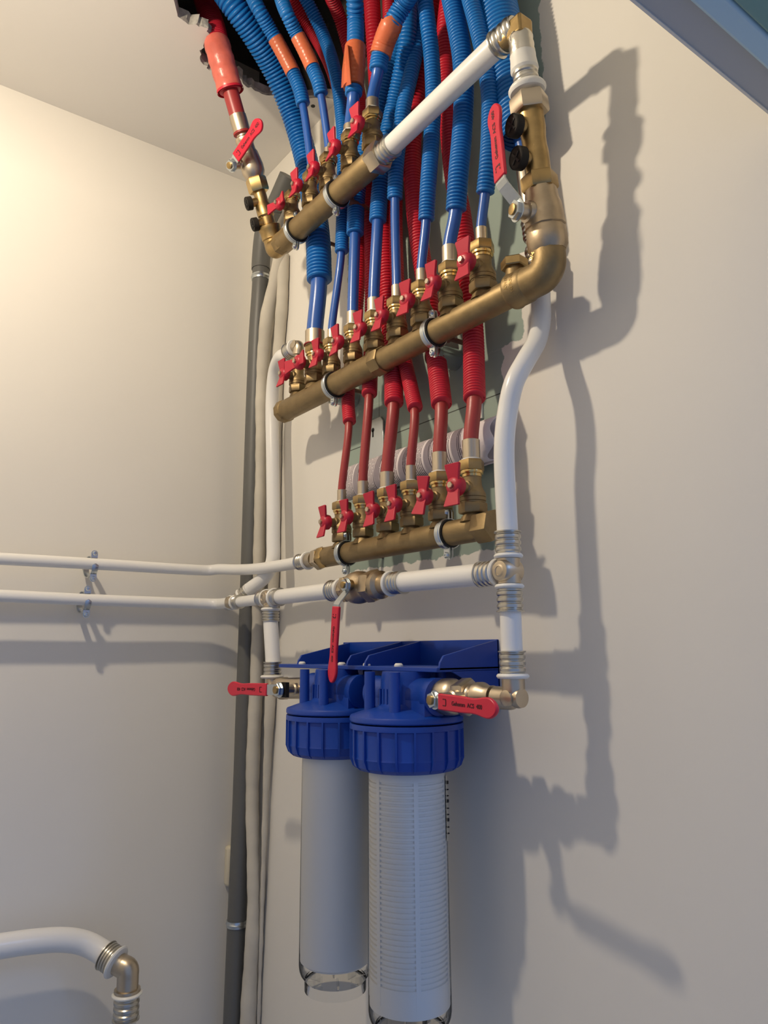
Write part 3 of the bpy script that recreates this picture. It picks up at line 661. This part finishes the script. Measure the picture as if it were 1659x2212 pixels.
collar(t, re + V((0, 0, .020)), (0, 0, 1), rr_ * 1.06); crimp(t, re + V((0, 0, .050)), (0, 0, -1), rr_, .026)

# left drop to the filter
dz = at(592, 1470, .100).z
ld_ = V((tee2.x, -.085, 0))
fe = V((at(589, 1478, .100).x, -.100, at(600, 1487, .100).z))
pipe('water_pipe', [tee2 - V((0, 0, .036)), V((fe.x - .003, -.098, fe.z + .038))], RP * 1.28, 'short white pipe dropping from the corner tee to the far filter inlet', straight=True)
t = thing('pipe_elbow', fe, 'plated elbow feeding the far filter inlet', 'fitting')
build('body', MB().tube(spline([fe + V((-.003, 0, .020)), fe + V((0, 0, .006)), fe + V((.004, 0, 0)), fe + V((.02, 0, 0))], .002), .0105, n=24), 'nickel', t)
collar(t, fe + V((-.003, 0, .015)), (0, 0, 1), RP * 1.35); crimp(t, fe + V((-.0035, .001, .042)), (0, 0, -1), RP * 1.22, .024)

# pipe clips on the left wall
def clip(px, py, z, label):
    p = atx(px, py, .06); c = V((.040, p.y, p.z - .003)); t = thing('pipe_clip', c - V((0, 0, .026)), label, 'clamp', 'clips on the left wall')
    rg_ = MB().ringl(c, (0, 1, 0), [(.0180, -.0048), (.0193, -.0052), (.0199, 0), (.0193, .0052), (.0180, .0048)], n=40)
    rg_.v = [V((c.x + (q.x - c.x) * 1.55, q.y, q.z)) for q in rg_.v]
    build('ring', rg_, 'zinc', t)
    for s in (1, -1):
        q = c + V((.018, 0, s * .0205)); ear = MB()
        poly = [(-.0055, -.006), (.0055, -.006), (.0055, .002)] + [(.0055 * cos(a), .002 + .0055 * sin(a)) for a in [k * pi / 6 for k in range(7)]]
        ear.prism(poly, lambda a, b: q + V((0, a, b * s)), lambda a, b: q + V((.003, a, b * s)))
        build('ear', ear, 'zinc', t); screw_head(t, q + V((.003, 0, .002 * s)), (1, 0, 0), .0042)
    build('rod', MB().lathe(c - V((.0285, 0, 0)), (-1, 0, 0), [(.004, 0), (.004, .0115)], n=12), 'zinc', t)
clip(203, 1219, 0, 'zinc pipe clip on the left wall holding the upper white pipe')
clip(188, 1296, 0, 'zinc pipe clip on the left wall holding the lower white pipe')

# bottom left pipe
bl = [atx(-80, 2058, .06), atx(0, 2044, .06), atx(70, 2034, .06), atx(140, 2030, .06), atx(185, 2038, .064), atx(222, 2058, .080), atx(240, 2072, .094)]
br = rad(50, bl[2]); pipe('water_pipe', bl, br, 'thick white pipe curving in from the left edge low on the left wall', n=30)
eb = atx(277, 2096, .112); t = thing('pipe_elbow', eb - V((0, 0, .02)), 'plated press elbow at the end of the low curved white pipe, pointing down', 'fitting')
d0 = (atx(243, 2073, .096) - atx(222, 2058, .080)).normalized()
pb_ = atx(237, 2069, .091); 
build('body', MB().tube(spline([pb_, pb_.lerp(eb, .62), eb + V((0, -.001, .002)), eb + V((0, 0, -.010)), eb + V((0, 0, -.034))], .002), br * .93, n=28).lathe(eb + V((0, 0, -.026)), (0, 0, -1), [(br * .9, 0), (br * 1.12, .001), (br * 1.12, .005)], n=28), 'nickel', t)
crimp(t, pb_ - d0 * .008, d0, br * 1.0, .018); collar(t, pb_ + d0 * .010, d0, br * 1.0, t=.007)
collar(t, eb + V((0, 0, -.038)), (0, 0, 1), br * .92, t=.007); crimp(t, eb + V((0, 0, -.072)), (0, 0, 1), br * .90, .034)
pipe('water_pipe', [eb + V((0, 0, -.066)), eb + V((0, 0, -.30))], br * .86, 'white pipe running down below the low plated elbow', straight=True)

# ------------------------------------------------------------------ corner pipes
gp_ = [(622, 380, .030), (600, 430, .032), (573, 490, .032), (564, 560, .032), (563, 610, .032), (556, 720, .032), (549, 900, .030), (543, 1100, .030), (537, 1300, .030), (530, 1500, .030), (522, 1750, .030), (512, 1990, .032), (503, 2212, .034), (496, 2400, .034)]
pts = resample(spline([at(*p) for p in gp_]), .01)
R = [.0178 for p in pts]
t = thing('drain_pipe', pts[-1], 'dark grey drain pipe standing in the corner from top to bottom', 'pipe')
build('pipe', MB().tube(pts, R, n=28), 'grey_pipe', t)
for (px, py) in ((563, 598), (511, 1988)):
    p = at(px, py, .032); k = min(range(len(pts)), key=lambda i: (pts[i] - p).length)
    build('clamp_band', MB().lathe(pts[k] - V((0, 0, .006)), (0, 0, 1), [(.0178, 0), (.0192, .0003), (.0192, .004), (.0205, .006), (.0192, .008), (.0192, .0117), (.0178, .012)], n=32), 'zinc', t)
k = min(range(len(pts)), key=lambda i: abs(py_of(pts[i]) - 580))
build('socket', MB().tube(pts[max(0, k - 14):k + 1], [.0195] * (k + 1 - max(0, k - 14)), n=30), 'grey_pipe', t)
def painted(label, P, ws, name='painted_pipe'):
    a = [at(*p) for p in P]; path = resample(spline(a), .008); R = []
    for i, p in enumerate(path):
        y = py_of(p); k = max(0, min(len(ws) - 2, sum(1 for w_ in ws if w_[0] <= y) - 1)); y0, w0 = ws[k]; y1, w1 = ws[k + 1]
        f = min(1, max(0, (y - y0) / (y1 - y0))); R.append(w0 + (w1 - w0) * f + .0004 * sin(i * .5) + .0003 * sin(i * 1.3))
    return tag(build(name, MB().tube(path, R, n=24), 'sheath', angle=60), label, 'pipe')
painted('lumpy beige painted pipe just right of the dark grey drain pipe', [(606, 545, .020), (596, 600, .020), (577, 690, .022), (566, 800, .024), (564, 950, .024), (560, 1150, .024), (556, 1400, .024), (545, 1700, .022), (547, 1950, .022), (538, 2150, .022), (528, 2400, .022)], [(500, .012), (700, .0155), (1000, .0105), (1600, .0130), (1950, .0110), (2212, .0145), (2500, .014)])
painted('second beige painted pipe, half hidden behind the tall white pipe', [(612, 550, .012), (610, 640, .012), (602, 760, .012), (597, 900, .012), (592, 1200, .012), (584, 1500, .012), (575, 1700, .011), (568, 1900, .010), (560, 2150, .006), (552, 2400, .006)], [(500, .012), (700, .0120), (900, .0115), (1500, .0105), (1700, .006), (1900, .004), (2500, .003)])
# small box on the left wall behind the drain
xb0 = atx(488, 1825, .0); xb1 = atx(486, 1912, .0)
tag(build('junction_box', MB().box((0, xb0.y - .004, xb1.z), (.020, xb0.y + .05, xb0.z)), 'cream', bevel=.006), 'small cream plastic box low on the left wall behind the drain pipe', 'box')

# ------------------------------------------------------------------ brass elbow + riser chains at the manifolds' ends
def axisf(P0, P1): d = (P1 - P0); L = d.length; d.normalize(); return (lambda s: P0 + d * (s * L)), d, L
def cap_black(t, c, n, r, name='cap'):
    n = V(n).normalized()
    o = build(name, MB().lathe(c, n, [(r * .55, -.014), (r * .55, -.002), (r, -.001), (r, .008), (r * .93, .009), (r * .88, .0082), (r * .0 + .001, .0080)], n=30), 'black', t)
    u, v, a = frame(n); X = Matrix((u, v, a)).transposed()
    s = MB(); q = c + n * .0082
    A = Matrix.Rotation(.6, 3, 'Z')
    s.box((-r * .62, -r * .10, 0), (r * .62, r * .10, .0009), X=X @ A, O=q).box((-r * .10, -r * .62, 0), (r * .10, r * .62, .0009), X=X @ A, O=q)
    build('slot_mark', s, 'rubber', o); return o
# right: elbow on the middle manifold, up to the top elbow
E0 = at(1186, 572, OM); E0.z = ZM; 
ex_ = E0.x; P1 = at(1122, 66, OT)
t = thing('brass_elbow', E0 - V((0, 0, .025)), 'large cast brass elbow at the right end of the middle manifold', 'fitting')
build('body', MB().tube(spline([E0 + V((-.040, 0, 0)), E0 + V((-.024, 0, 0)), E0 + V((-.010, 0, .001)), E0 + V((-.001, 0, .010)), E0 + V((0, 0, .026)), E0 + V((0, 0, .040))], .002), .0197, n=32), 'brass_dull', t)
build('left_rim', MB().lathe(E0 + V((-.058, 0, 0)), (1, 0, 0), [(.0180, 0), (.0215, .001), (.0222, .004), (.0212, .007), (.0212, .024), (.0195, .027)], n=36), 'brass_dull', t)


text('lettering', 'MADE IN', t, V((E0.x - .0415, -OM, E0.z + .013)), V((0, 0, -1)), V((1, 0, 0)), .0062, m='brass', wrap=(E0, .0214))
text('lettering', 'ITALY', t, V((E0.x - .0500, -OM, E0.z + .010)), V((0, 0, -1)), V((1, 0, 0)), .0062, m='brass', wrap=(E0, .0214))
text('lettering', '3/4', t, V((E0.x - .010, -OM - .0198, E0.z + .014)), V((.5, 0, .85)).normalized(), V((-.85, 0, .5)).normalized(), .0075, m='brass_bright')
PA = E0 + V((0, 0, .030)); PB = V((P1.x, P1.y, P1.z))
Afn, ad_, AL = axisf(PA, PB)
def sy(py):   # chain parameter for a picture height
    lo_, hi_ = 0.0, 1.15
    for _ in range(40):
        m_ = (lo_ + hi_) / 2
        if py_of(Afn(m_)) > py: lo_ = m_
        else: hi_ = m_
    return lo_ * AL
NO = V((-.21, -.978, 0)) ; NO = (NO - ad_ * NO.dot(ad_)).normalized()
t = thing('lever_valve', PA, 'large nickel ball valve standing on the right brass elbow, long red lever pointing up', 'valve')
h0, h1, h2 = sy(545), sy(500), sy(415)
build('body', MB().lathe(PA, ad_, [(.0205, h0 - .004), (.0232, h0 + .001), (.0238, h0 + .012), (.0232, h0 + .022), (.0225, h0 + .024), (.0240, h1 + .004), (.0232, h1 + .008), (.0228, h1 + .018), (.0218, h1 + .030), (.0200, h2 - .012), (.0190, h2 - .002), (.0182, h2 + .002)], n=12), 'valve', t)
hv = sy(462); O = PA + ad_ * hv + NO * .034
build('bonnet', MB().lathe(PA + ad_ * hv + NO * .012, NO, [(.013, 0), (.012, .013), (.009, .014), (.009, .022)], n=24), 'nickel', t)
Lend = at(1100, 238, -O.y + .002); lu = (Lend - O)
lever(t, O, lu, NO, .036, lu.length - .036, .0215, bend=.020, body='Gehemm  ACS  400')
t = thing('brass_fitting', PA + ad_ * sy(400), 'brass test-port fitting with two black caps in the right riser', 'fitting')
hA, hB = sy(398), sy(245)
build('lower_nut', MB().hexa(PA, ad_, .0215, sy(412), sy(380), phase=.3), 'brass', t)
build('body', MB().lathe(PA, ad_, [(.0145, hA), (.0150, sy(350)), (.0150, sy(330)), (.0142, sy(320)), (.0142, sy(300)), (.0155, sy(280)), (.0150, hB)], n=30), 'brass', t)
build('union_nut', MB().hexa(PA, ad_, .0228, sy(246), sy(210), phase=.35), 'nickel', t)
for (px, py) in ((1122, 277), (1135, 346)):
    h = sy(py + 2); c = PA + ad_ * h + NO * .021; cap_black(t, c, NO, .0132)
    build('port', MB().lathe(PA + ad_ * h, (c - (PA + ad_ * h)), [(.009, .004), (.008, .020)], n=20), 'brass', t)
t = thing('pipe_coupling', PA + ad_ * sy(205), 'steel press coupling wrapped in white tape, near the top of the right riser', 'fitting')
collar(t, PA + ad_ * sy(203), ad_, .0155, t=.010)
crimp(t, PA + ad_ * sy(195), ad_, .0122, sy(150) - sy(195))
build('tape_wrap', MB().lathe(PA, ad_, [(.0145, sy(158)), (.0165, sy(152)), (.0158, sy(140)), (.0150, sy(128)), (.0152, sy(120)), (.0140, sy(118))], n=22), 'white_plastic', t)
build('foil_wrap', MB().lathe(PA, ad_, [(.0142, sy(120)), (.0150, sy(116)), (.0142, sy(108)), (.0150, sy(101)), (.0140, sy(92)), (.0148, sy(84)), (.0138, sy(80)), (.0128, sy(76))], n=24), 'foil', t)
# top elbow and white pipe down to the top manifold
TE = PA + ad_ * sy(62); wl = V((tb.x + .030, -OT, ZT)); wr_ = V((at(1080, 92, OT).x, -OT, at(1080, 92, OT).z))
wd_ = (wr_ - wl).normalized()
t = thing('brass_elbow', TE, 'small square brass elbow at the very top of the right riser', 'fitting')
build('body', MB().box((-.0115, -.0115, -.015), (.0115, .0115, .010), X=Matrix.Identity(3), O=TE).lathe(TE, -wd_, [(.0125, .010), (.0125, .026)], n=26), 'brass', t, bevel=.003)
pipe('water_pipe', [wl, wr_], rad(46, wl.lerp(wr_, .5)), 'white pipe sloping across in front of the blue hoses to the top manifold', straight=True, n=32)
t = thing('pipe_coupling', wr_, 'steel press sleeve joining the sloping white pipe to the top brass elbow', 'fitting')
crimp(t, wr_ - wd_ * .006, wd_, .0137, .034)
t = thing('pipe_coupling', wl, 'steel press sleeve joining the sloping white pipe to the top manifold', 'fitting')
crimp(t, wl + wd_ * .010, -wd_, .0137, .028); build('body', MB().lathe(wl - wd_ * .026, wd_, [(.013, 0), (.0135, .004), (.0155, .006), (.0155, .009), (.013, .010)], n=26), 'nickel', t)

# left riser: elbow on the top manifold up into the ceiling
G0 = V((at(592, 540, OT).x, -OT, ZT)); GT = atz(470, 100, ZC - .01)
t = thing('brass_elbow', G0 - V((0, 0, .02)), 'cast brass elbow at the left end of the top manifold', 'fitting')
G1 = G0 + V((0, 0, .034)); Bfn, bd_, BL = axisf(G0 + V((0, -.001, .016)), GT)
def sb(py):
    lo_, hi_ = 0.0, 1.2
    for _ in range(40):
        m_ = (lo_ + hi_) / 2
        if py_of(Bfn(m_)) > py: lo_ = m_
        else: hi_ = m_
    return lo_ * BL
GP = Bfn(0); NB = V((-.24, -.97, 0)); NB = (NB - bd_ * NB.dot(bd_)).normalized()
build('body', MB().tube(spline([G0 + V((.030, 0, 0)), G0 + V((.014, 0, 0)), G0 + V((.004, 0, .002)), G0 + V((0, 0, .010)), GP + bd_ * .010], .002), .0172, n=28).lathe(GP, bd_, [(.0172, .004), (.0195, .006), (.0195, sb(500)), (.0205, sb(497)), (.0205, sb(490)), (.015, sb(486))], n=30), 'brass', t)
t = thing('brass_fitting', GP + bd_ * sb(485), 'brass test-port fitting with two black caps in the left riser', 'fitting')
build('body', MB().lathe(GP, bd_, [(.013, sb(490)), (.013, sb(470)), (.0155, sb(466)), (.0150, sb(446)), (.0115, sb(440)), (.0115, sb(412))], n=14), 'brass', t)
build('union_nut', MB().hexa(GP, bd_, .0190, sb(415), sb(385), phase=.3), 'brass_bright', t)
for (px, py) in ((547, 435), (558, 480)):
    h = sb(py); c = GP + bd_ * h + NB * .021; cap_black(t, c, NB, .0118)
    build('port', MB().lathe(GP + bd_ * h, (c - (GP + bd_ * h)), [(.008, .004), (.007, (c - (GP + bd_ * h)).length)], n=18), 'brass', t)
t = thing('lever_valve', GP + bd_ * sb(385), 'nickel ball valve in the left riser with a red lever slanting up right', 'valve')
build('body', MB().lathe(GP, bd_, [(.0125, sb(392)), (.0165, sb(384)), (.0205, sb(374)), (.0208, sb(360)), (.0195, sb(348)), (.0190, sb(345)), (.0175, sb(332)), (.0150, sb(326)), (.0145, sb(312)), (.0165, sb(308)), (.0165, sb(300)), (.0120, sb(296)), (.0120, sb(284))], n=16), 'nickel', t)
hv = sb(352); O = GP + bd_ * hv + NB * .034
build('bonnet', MB().lathe(GP + bd_ * hv + NB * .010, O - (GP + bd_ * hv), [(.010, 0), (.009, .010), (.007, .012), (.007, .022)], n=22), 'nickel', t)
Lr = at(569, 260, -O.y - .01); lu = Lr - O
lever(t, O, lu, V((.50, -.78, -.38)), .018, lu.length - .018, .0190, bend=.004, body='Gehemm  ACS  400')
t = thing('water_hose', GP + bd_ * sb(284), 'red hose coming down the torn ceiling opening to the left riser', 'hose', 'red hoses')
build('seal', MB().lathe(GP, bd_, [(.014, sb(292)), (.0165, sb(290)), (.0165, sb(286)), (.014, sb(284))], n=26), 'seal', t)
build('crimp_sleeve', MB().lathe(GP, bd_, [(.0152, sb(286)), (.0155, sb(262)), (.0152, sb(250)), (.0135, sb(249))], n=28), 'nickel', t)
ptop = atz(440, 10, ZC + .12)
build('inner_pipe', MB().tube(spline([Bfn(sb(260) / BL), Bfn(sb(225) / BL), Bfn(sb(180) / BL)]), .0142, n=26), 'red_pipe', t)
cp = resample(spline([Bfn(sb(198) / BL), Bfn(sb(150) / BL), Bfn(sb(105) / BL), atz(462, 60, ZC + .05), atz(445, 10, ZC + .13), atz(430, -40, ZC + .2)]), .0008)
rc = .0205
R = [rc * [.90, .94, .985, 1, 1, 1, .985, .94][i % 8] for i in range(len(cp))]
build('conduit', MB().tube([cp[6], cp[0]] + cp, [rc * .84, rc * .9] + R, n=28, caps=False), 'red_conduit', t, angle=60)
seg = [p for p in cp if py_of(p) > 96][2:]; seg = seg[::6]
R = [rc * (1.10 + .03 * sin(i * 1.3) + .02 * sin(i * 3.1)) for i in range(len(seg))]
build('tape_wrap', MB().tube(seg, R, n=26, caps=False), 'red_tape', t)
R = [rc * 1.18 for i in range(5)]
build('mouth_rim', MB().tube([cp[0], cp[2], cp[5]], [rc * 1.17] * 3, n=28, caps=False).tube([cp[0], cp[5]], [rc * 1.05] * 2, n=28, caps=False), 'red_conduit', t)

# ------------------------------------------------------------------ filter
FO = .100
NC = at(878, 1554, FO); FC = at(727, 1542, FO); zg = (NC.z + FC.z) / 2; NC.z = FC.z = zg
print('filter', NC, FC, 'bowl depth', depth(NC), depth(FC))
t = thing('water_filter', V(((NC.x + FC.x) / 2, -.0, zg)), 'twin blue water filter on a wall bracket with two clear bowls', 'filter')
t0_filter = t
# bracket
bx1 = at(1080, 1440, 0).x; gx = [at(760, 1395, 0).x, at(872, 1388, 0).x, at(912, 1387, 0).x, bx1 - .0]
zt_ = at(1080, 1381, 0).z; fy = atx(943, 1430, bx1).y; zpl = atx(941, 1449, bx1).z; zfr = atx(943, 1424, bx1).z
xl = at(602, 1447, -fy).x
print('bracket', bx1, gx, zt_, fy, zpl, zfr, xl)
th = .0035
b = MB().box((gx[0] - .02, -.004, zpl - .050), (bx1, -.0005, zt_))
b.box((xl, fy, zpl - .002), (bx1, -.0005, zpl + .0035))
for i, x in enumerate(gx):
    xx0 = x - th; 
    prof = [(-.001, zpl), (-.001, zt_), (fy + .012, zfr + .004), (fy + .006, zfr - .004), (fy + .004, zpl)]
    b.prism(prof, lambda y, z: V((xx0, y, z)), lambda y, z: V((xx0 + th, y, z)))
    if i == 3: b.prism([(-.001, zpl), (-.001, zpl - .050), (-.035, zpl - .030), (-.060, zpl - .012), (fy + .02, zpl)], lambda y, z: V((xx0, y, z)), lambda y, z: V((xx0 + th, y, z)))
build('bracket', b, 'filter_blue', t, angle=30, bevel=.0007)
for (px, py) in ((652, 1441), (738, 1440), (793, 1441), (861, 1438)):
    p = at(px, py, -fy - .012); p.z = zpl + .0035; screw_head(t, p, (0, 0, 1), .0058, m='white_plastic')
RG = .0715; RB = .0495
def cartr(c, kind):
    zt2 = zg - .055; zb2 = at(888, 2166, FO).z
    r = RB * .965
    if kind == 'plain':
        return MB().lathe(V((c.x, c.y, zb2)), (0, 0, 1), [(r * .9, -.004), (r, 0), (r, zt2 - zb2)], n=48), zb2, zt2, r
    pr = [(r * .9, -.002), (r, .0), (r, .028)]; h = .030
    while h < (zt2 - zb2) - .012: pr += [(r, h), (r * .955, h + .0006), (r * .955, h + .0026), (r, h + .0032), (r, h + .0056)]; h += .0058
    pr += [(r, zt2 - zb2)]
    return MB().lathe(V((c.x, c.y, zb2)), (0, 0, 1), pr, n=64), zb2, zt2, r
for (c, kind) in ((FC, 'far'), (NC, 'near')):
    # head
    h = MB().lathe(V((c.x, c.y, zg)), (0, 0, 1), [(RG * .98, .0005), (RG, .002), (RG, .006), (RG * .985, .008), (RG * .80, .0125), (RG * .62, .0160), (RG * .52, .0175), (RG * .46, .022), (RG * .45, zpl - zg - .012), (RG * .42, zpl - zg - .002)], n=56)
    hd = build('head', h, 'filter_blue', t)
    for dx in (-.026, .026):
        for dy in (-.038, .036):
            build('post', MB().lathe(V((c.x + dx, c.y + dy, zg + .010)), (0, 0, 1), [(.0075, 0), (.0070, .004), (.0068, zpl - zg - .012)], n=20), 'filter_blue', hd)
    for k in range(4): build('fin', MB().box((c.x - .012 + k * .007, c.y - .0335, zg + .017), (c.x - .010 + k * .007, c.y - .02, zg + .040)), 'filter_blue', hd)
    zp = zg + .032
    for sx in (-1, 1):
        pt = MB().lathe(V((c.x, c.y, zp)), (sx, 0, 0), [(.0215, .02), (.0215, RG * .72), (.0225, RG * .74), (.0225, RG * .90), (.0195, RG * .91)], n=28)
        pt.box((c.x + min(sx * .02, sx * RG * .86), c.y - .021, zg + .006), (c.x + max(sx * .02, sx * RG * .86), c.y + .021, zp))
        build('port', pt, 'filter_blue', hd)
    # lock ring with ribs
    hr = .056; lr = MB().lathe(V((c.x, c.y, zg - .001)), (0, 0, -1), [(RG * .90, 0), (RG * .995, .0002), (RG, .002), (RG, .0065), (RG * .962, .0075), (RG * .955, hr * .68), (RG * .965, hr * .72), (RG * .955, hr * .76), (RG * .93, hr * .90), (RG * .86, hr * .98), (RG * .80, hr), (RB * .98, hr)], n=72)
    for k in range(20):
        a = 2 * pi * k / 20 + .1; d = V((cos(a), sin(a), 0)); e_ = V((-sin(a), cos(a), 0)); o = V((c.x, c.y, zg - .001))
        lr.prism([(RG * .93, -.006), (RG * 1.0, -.006), (RG * 1.0, -hr * .74), (RG * .95, -hr * .90), (RG * .88, -hr * .97)], lambda r_, z_: o + d * r_ + e_ * -.0013 + V((0, 0, z_)), lambda r_, z_: o + d * r_ + e_ * .0013 + V((0, 0, z_)))
    build('lock_ring', lr, 'filter_blue', t, angle=30)
    zs = zg - .040; zb = at(888, 2178, FO).z
    prof = [(RB * .97, zs), (RB * .97, zs - .01), (RB * 1.0, zb), (RB * .985, zb - .006), (RB * .95, zb - .011), (RB * .89, zb - .015), (RB * .83, zb - .0175), (RB * .84, zb - .018), (RB * .84, zb - .031), (RB * .83, zb - .032), (RB * .815, zb - .031), (RB * .815, zb - .019), (RB * .5, zb - .019), (.001, zb - .019)]
    bo = MB().lathe(V((c.x, c.y, 0)), (0, 0, 1), prof, n=64, caps=False)
    for k in range(8):
        a = 2 * pi * k / 8 + .3; d = V((cos(a), sin(a), 0)); e_ = V((-sin(a), cos(a), 0)); o = V((c.x, c.y, 0))
        bo.prism([(RB * .55, zb - .008), (RB * .90, zb - .008), (RB * .88, zb - .0145), (RB * .80, zb - .0175), (RB * .55, zb - .0175)], lambda r_, z_: o + d * r_ - e_ * .001 + V((0, 0, z_)), lambda r_, z_: o + d * r_ + e_ * .001 + V((0, 0, z_)))
    build('bowl', bo, 'clear', t, angle=40)
    m_, zb2, zt2, r = cartr(c, 'plain' if kind == 'far' else 'slot')
    if kind == 'far':
        tag(build('filter_cartridge', m_, 'cartridge'), 'plain white filter cartridge inside the far clear bowl', 'cartridge')
    else:
        ct = thing('filter_cartridge', V((c.x, c.y, zb2)), 'white slatted filter cartridge inside the near clear bowl', 'cartridge')
        build('cage', m_, 'cartridge', ct, angle=25)
        rbm = MB()
        for k in range(6):
            a = 2 * pi * k / 6 - 1.62 + .12; d = V((cos(a), sin(a), 0)); e_ = V((-sin(a), cos(a), 0)); o = V((c.x, c.y, 0))
            rbm.prism([(r * .93, zb2 + .01), (r * 1.004, zb2 + .01), (r * 1.004, zt2 - .01), (r * .93, zt2 - .01)], lambda r_, z_: o + d * r_ - e_ * .0028 + V((0, 0, z_)), lambda r_, z_: o + d * r_ + e_ * .0028 + V((0, 0, z_)))
        build('rib', rbm, 'cartridge', ct)
# narrow sticker on the near bowl
sk = MB(); z0_ = at(968, 1838, FO).z; z1_ = at(968, 1690, FO).z; R_ = RB * .99 + .0006
for k in range(5):
    a = math.atan2(.806 * 1 + 0, .592) - .16 - k * .05
    for z in (z0_, z1_): sk.v.append(V((NC.x + R_ * cos(a), NC.y + R_ * sin(a), z)))
for k in range(4): sk.f.append((2 * k, 2 * k + 1, 2 * k + 3, 2 * k + 2))
lb2 = build('sticker', sk, 'cream', t0_filter)
ms = MB()
for k in range(9):
    a = math.atan2(.806, .592) - .26; z = z1_ - .010 - k * .0072; R2 = R_ + .0003
    ms.box((NC.x + R2 * cos(a) - .0016, NC.y + R2 * sin(a) - .0016, z), (NC.x + R2 * cos(a) + .0016, NC.y + R2 * sin(a) + .0012, z + (.0012 if k % 3 else .0036)))
build('lettering', ms, 'rubber', lb2)
# valves on the filter's ports
zp = zg + .032
t = thing('lever_valve', V((NC.x + .09, -FO, zp)), 'nickel ball valve at the near filter outlet, red lever lying to the right', 'valve')
x0 = NC.x + RG * .90
tot = re.x - .020 - x0
zv = re.z
build('body', MB().lathe(V((x0 - .004, -.096, zp)), (V((re.x - .02, -.092, re.z)) - V((x0 - .004, -.096, zp))), [(.0180, 0), (.0200, .006), (.0215, .010), (.0215, .024), (.0195, .030), (.0160, .033), (.0140, .056), (.0125, .058), (.0150, .062), (.0165, .064), (.0165, .072), (.0125, .080), (.0125, .088)], n=24), 'nickel', t)
vdir = (V((re.x - .02, -.092, re.z)) - V((x0 - .004, -.096, zp))).normalized()
build('hex_nut', MB().hexa(V((x0 - .004, -.096, zp)), vdir, .0215, .035, .054, phase=.4), 'nickel', t)
O = at(943, 1512, .138); 
build('bonnet', MB().lathe(V((O.x + .004, -.100, O.z)), (0, -1, 0), [(.011, 0), (.010, .020), (.008, .022), (.008, .036)], n=22), 'nickel', t)
Lr = at(1091, 1532, .148); lu = Lr - O; lu.z *= 0.9
lever(t, O, lu, (0, -1, 0), .018, lu.length - .018, .0175, bend=.008)
t = thing('lever_valve', V((fe.x + .03, -FO, fe.z)), 'nickel ball valve at the far filter inlet, short red lever pointing left', 'valve')
x1 = FC.x - RG * .90
build('body', MB().lathe(V((fe.x + .012, -.10, fe.z)), V((x1 + .004, -.10, zp)) - V((fe.x + .012, -.10, fe.z)), [(.0110, 0), (.0110, .006), (.0160, .008), (.0160, .018), (.0180, .020), (.0180, .030), (.0165, .034), (.0165, max(.04, x1 - fe.x - .006))], n=14), 'nickel', t)
O = at(606, 1490, .140); Lr = at(502, 1487, .150); lu = Lr - O
build('bonnet', MB().lathe(V((O.x + .004, -.100, O.z)), (0, -1, 0), [(.010, 0), (.009, .020), (.007, .022), (.007, .036)], n=22), 'nickel', t)
build('limit_plate', MB().box((-.002, -.002, -.011), (.012, .004, .011), X=Matrix.Identity(3), O=O + V((0, .004, 0))), 'black', t)
lever(t, O, lu, (0, -1, 0), .026, lu.length - .026, .0190, bend=.006)
# unseen lamp on its flex; holder rim flared to keep light off the ceiling
t = thing('pendant_lamp', V((LAMP.x, LAMP.y, ZC)), 'unseen bulb holder hanging from the ceiling, its rim flared to shade the ceiling', 'lamp')
build('ceiling_rose', MB().lathe(V((LAMP.x, LAMP.y, ZC)), (0, 0, -1), [(.035, 0), (.035, .006), (.012, .018), (.004, .02)], n=30), 'white_plastic', t)
build('flex', MB().lathe(V((LAMP.x, LAMP.y, ZC - .018)), (0, 0, -1), [(.003, 0), (.003, ZC - LAMP.z - .085)], n=12), 'white_plastic', t)
build('holder', MB().lathe(V((LAMP.x, LAMP.y, LAMP.z + .075)), (0, 0, -1), [(.008, 0), (.018, .006), (.022, .040), (.038, .062), (.037, .065)], n=26), 'white_plastic', t)  # wide lower rim shaped to block the upward lamplight
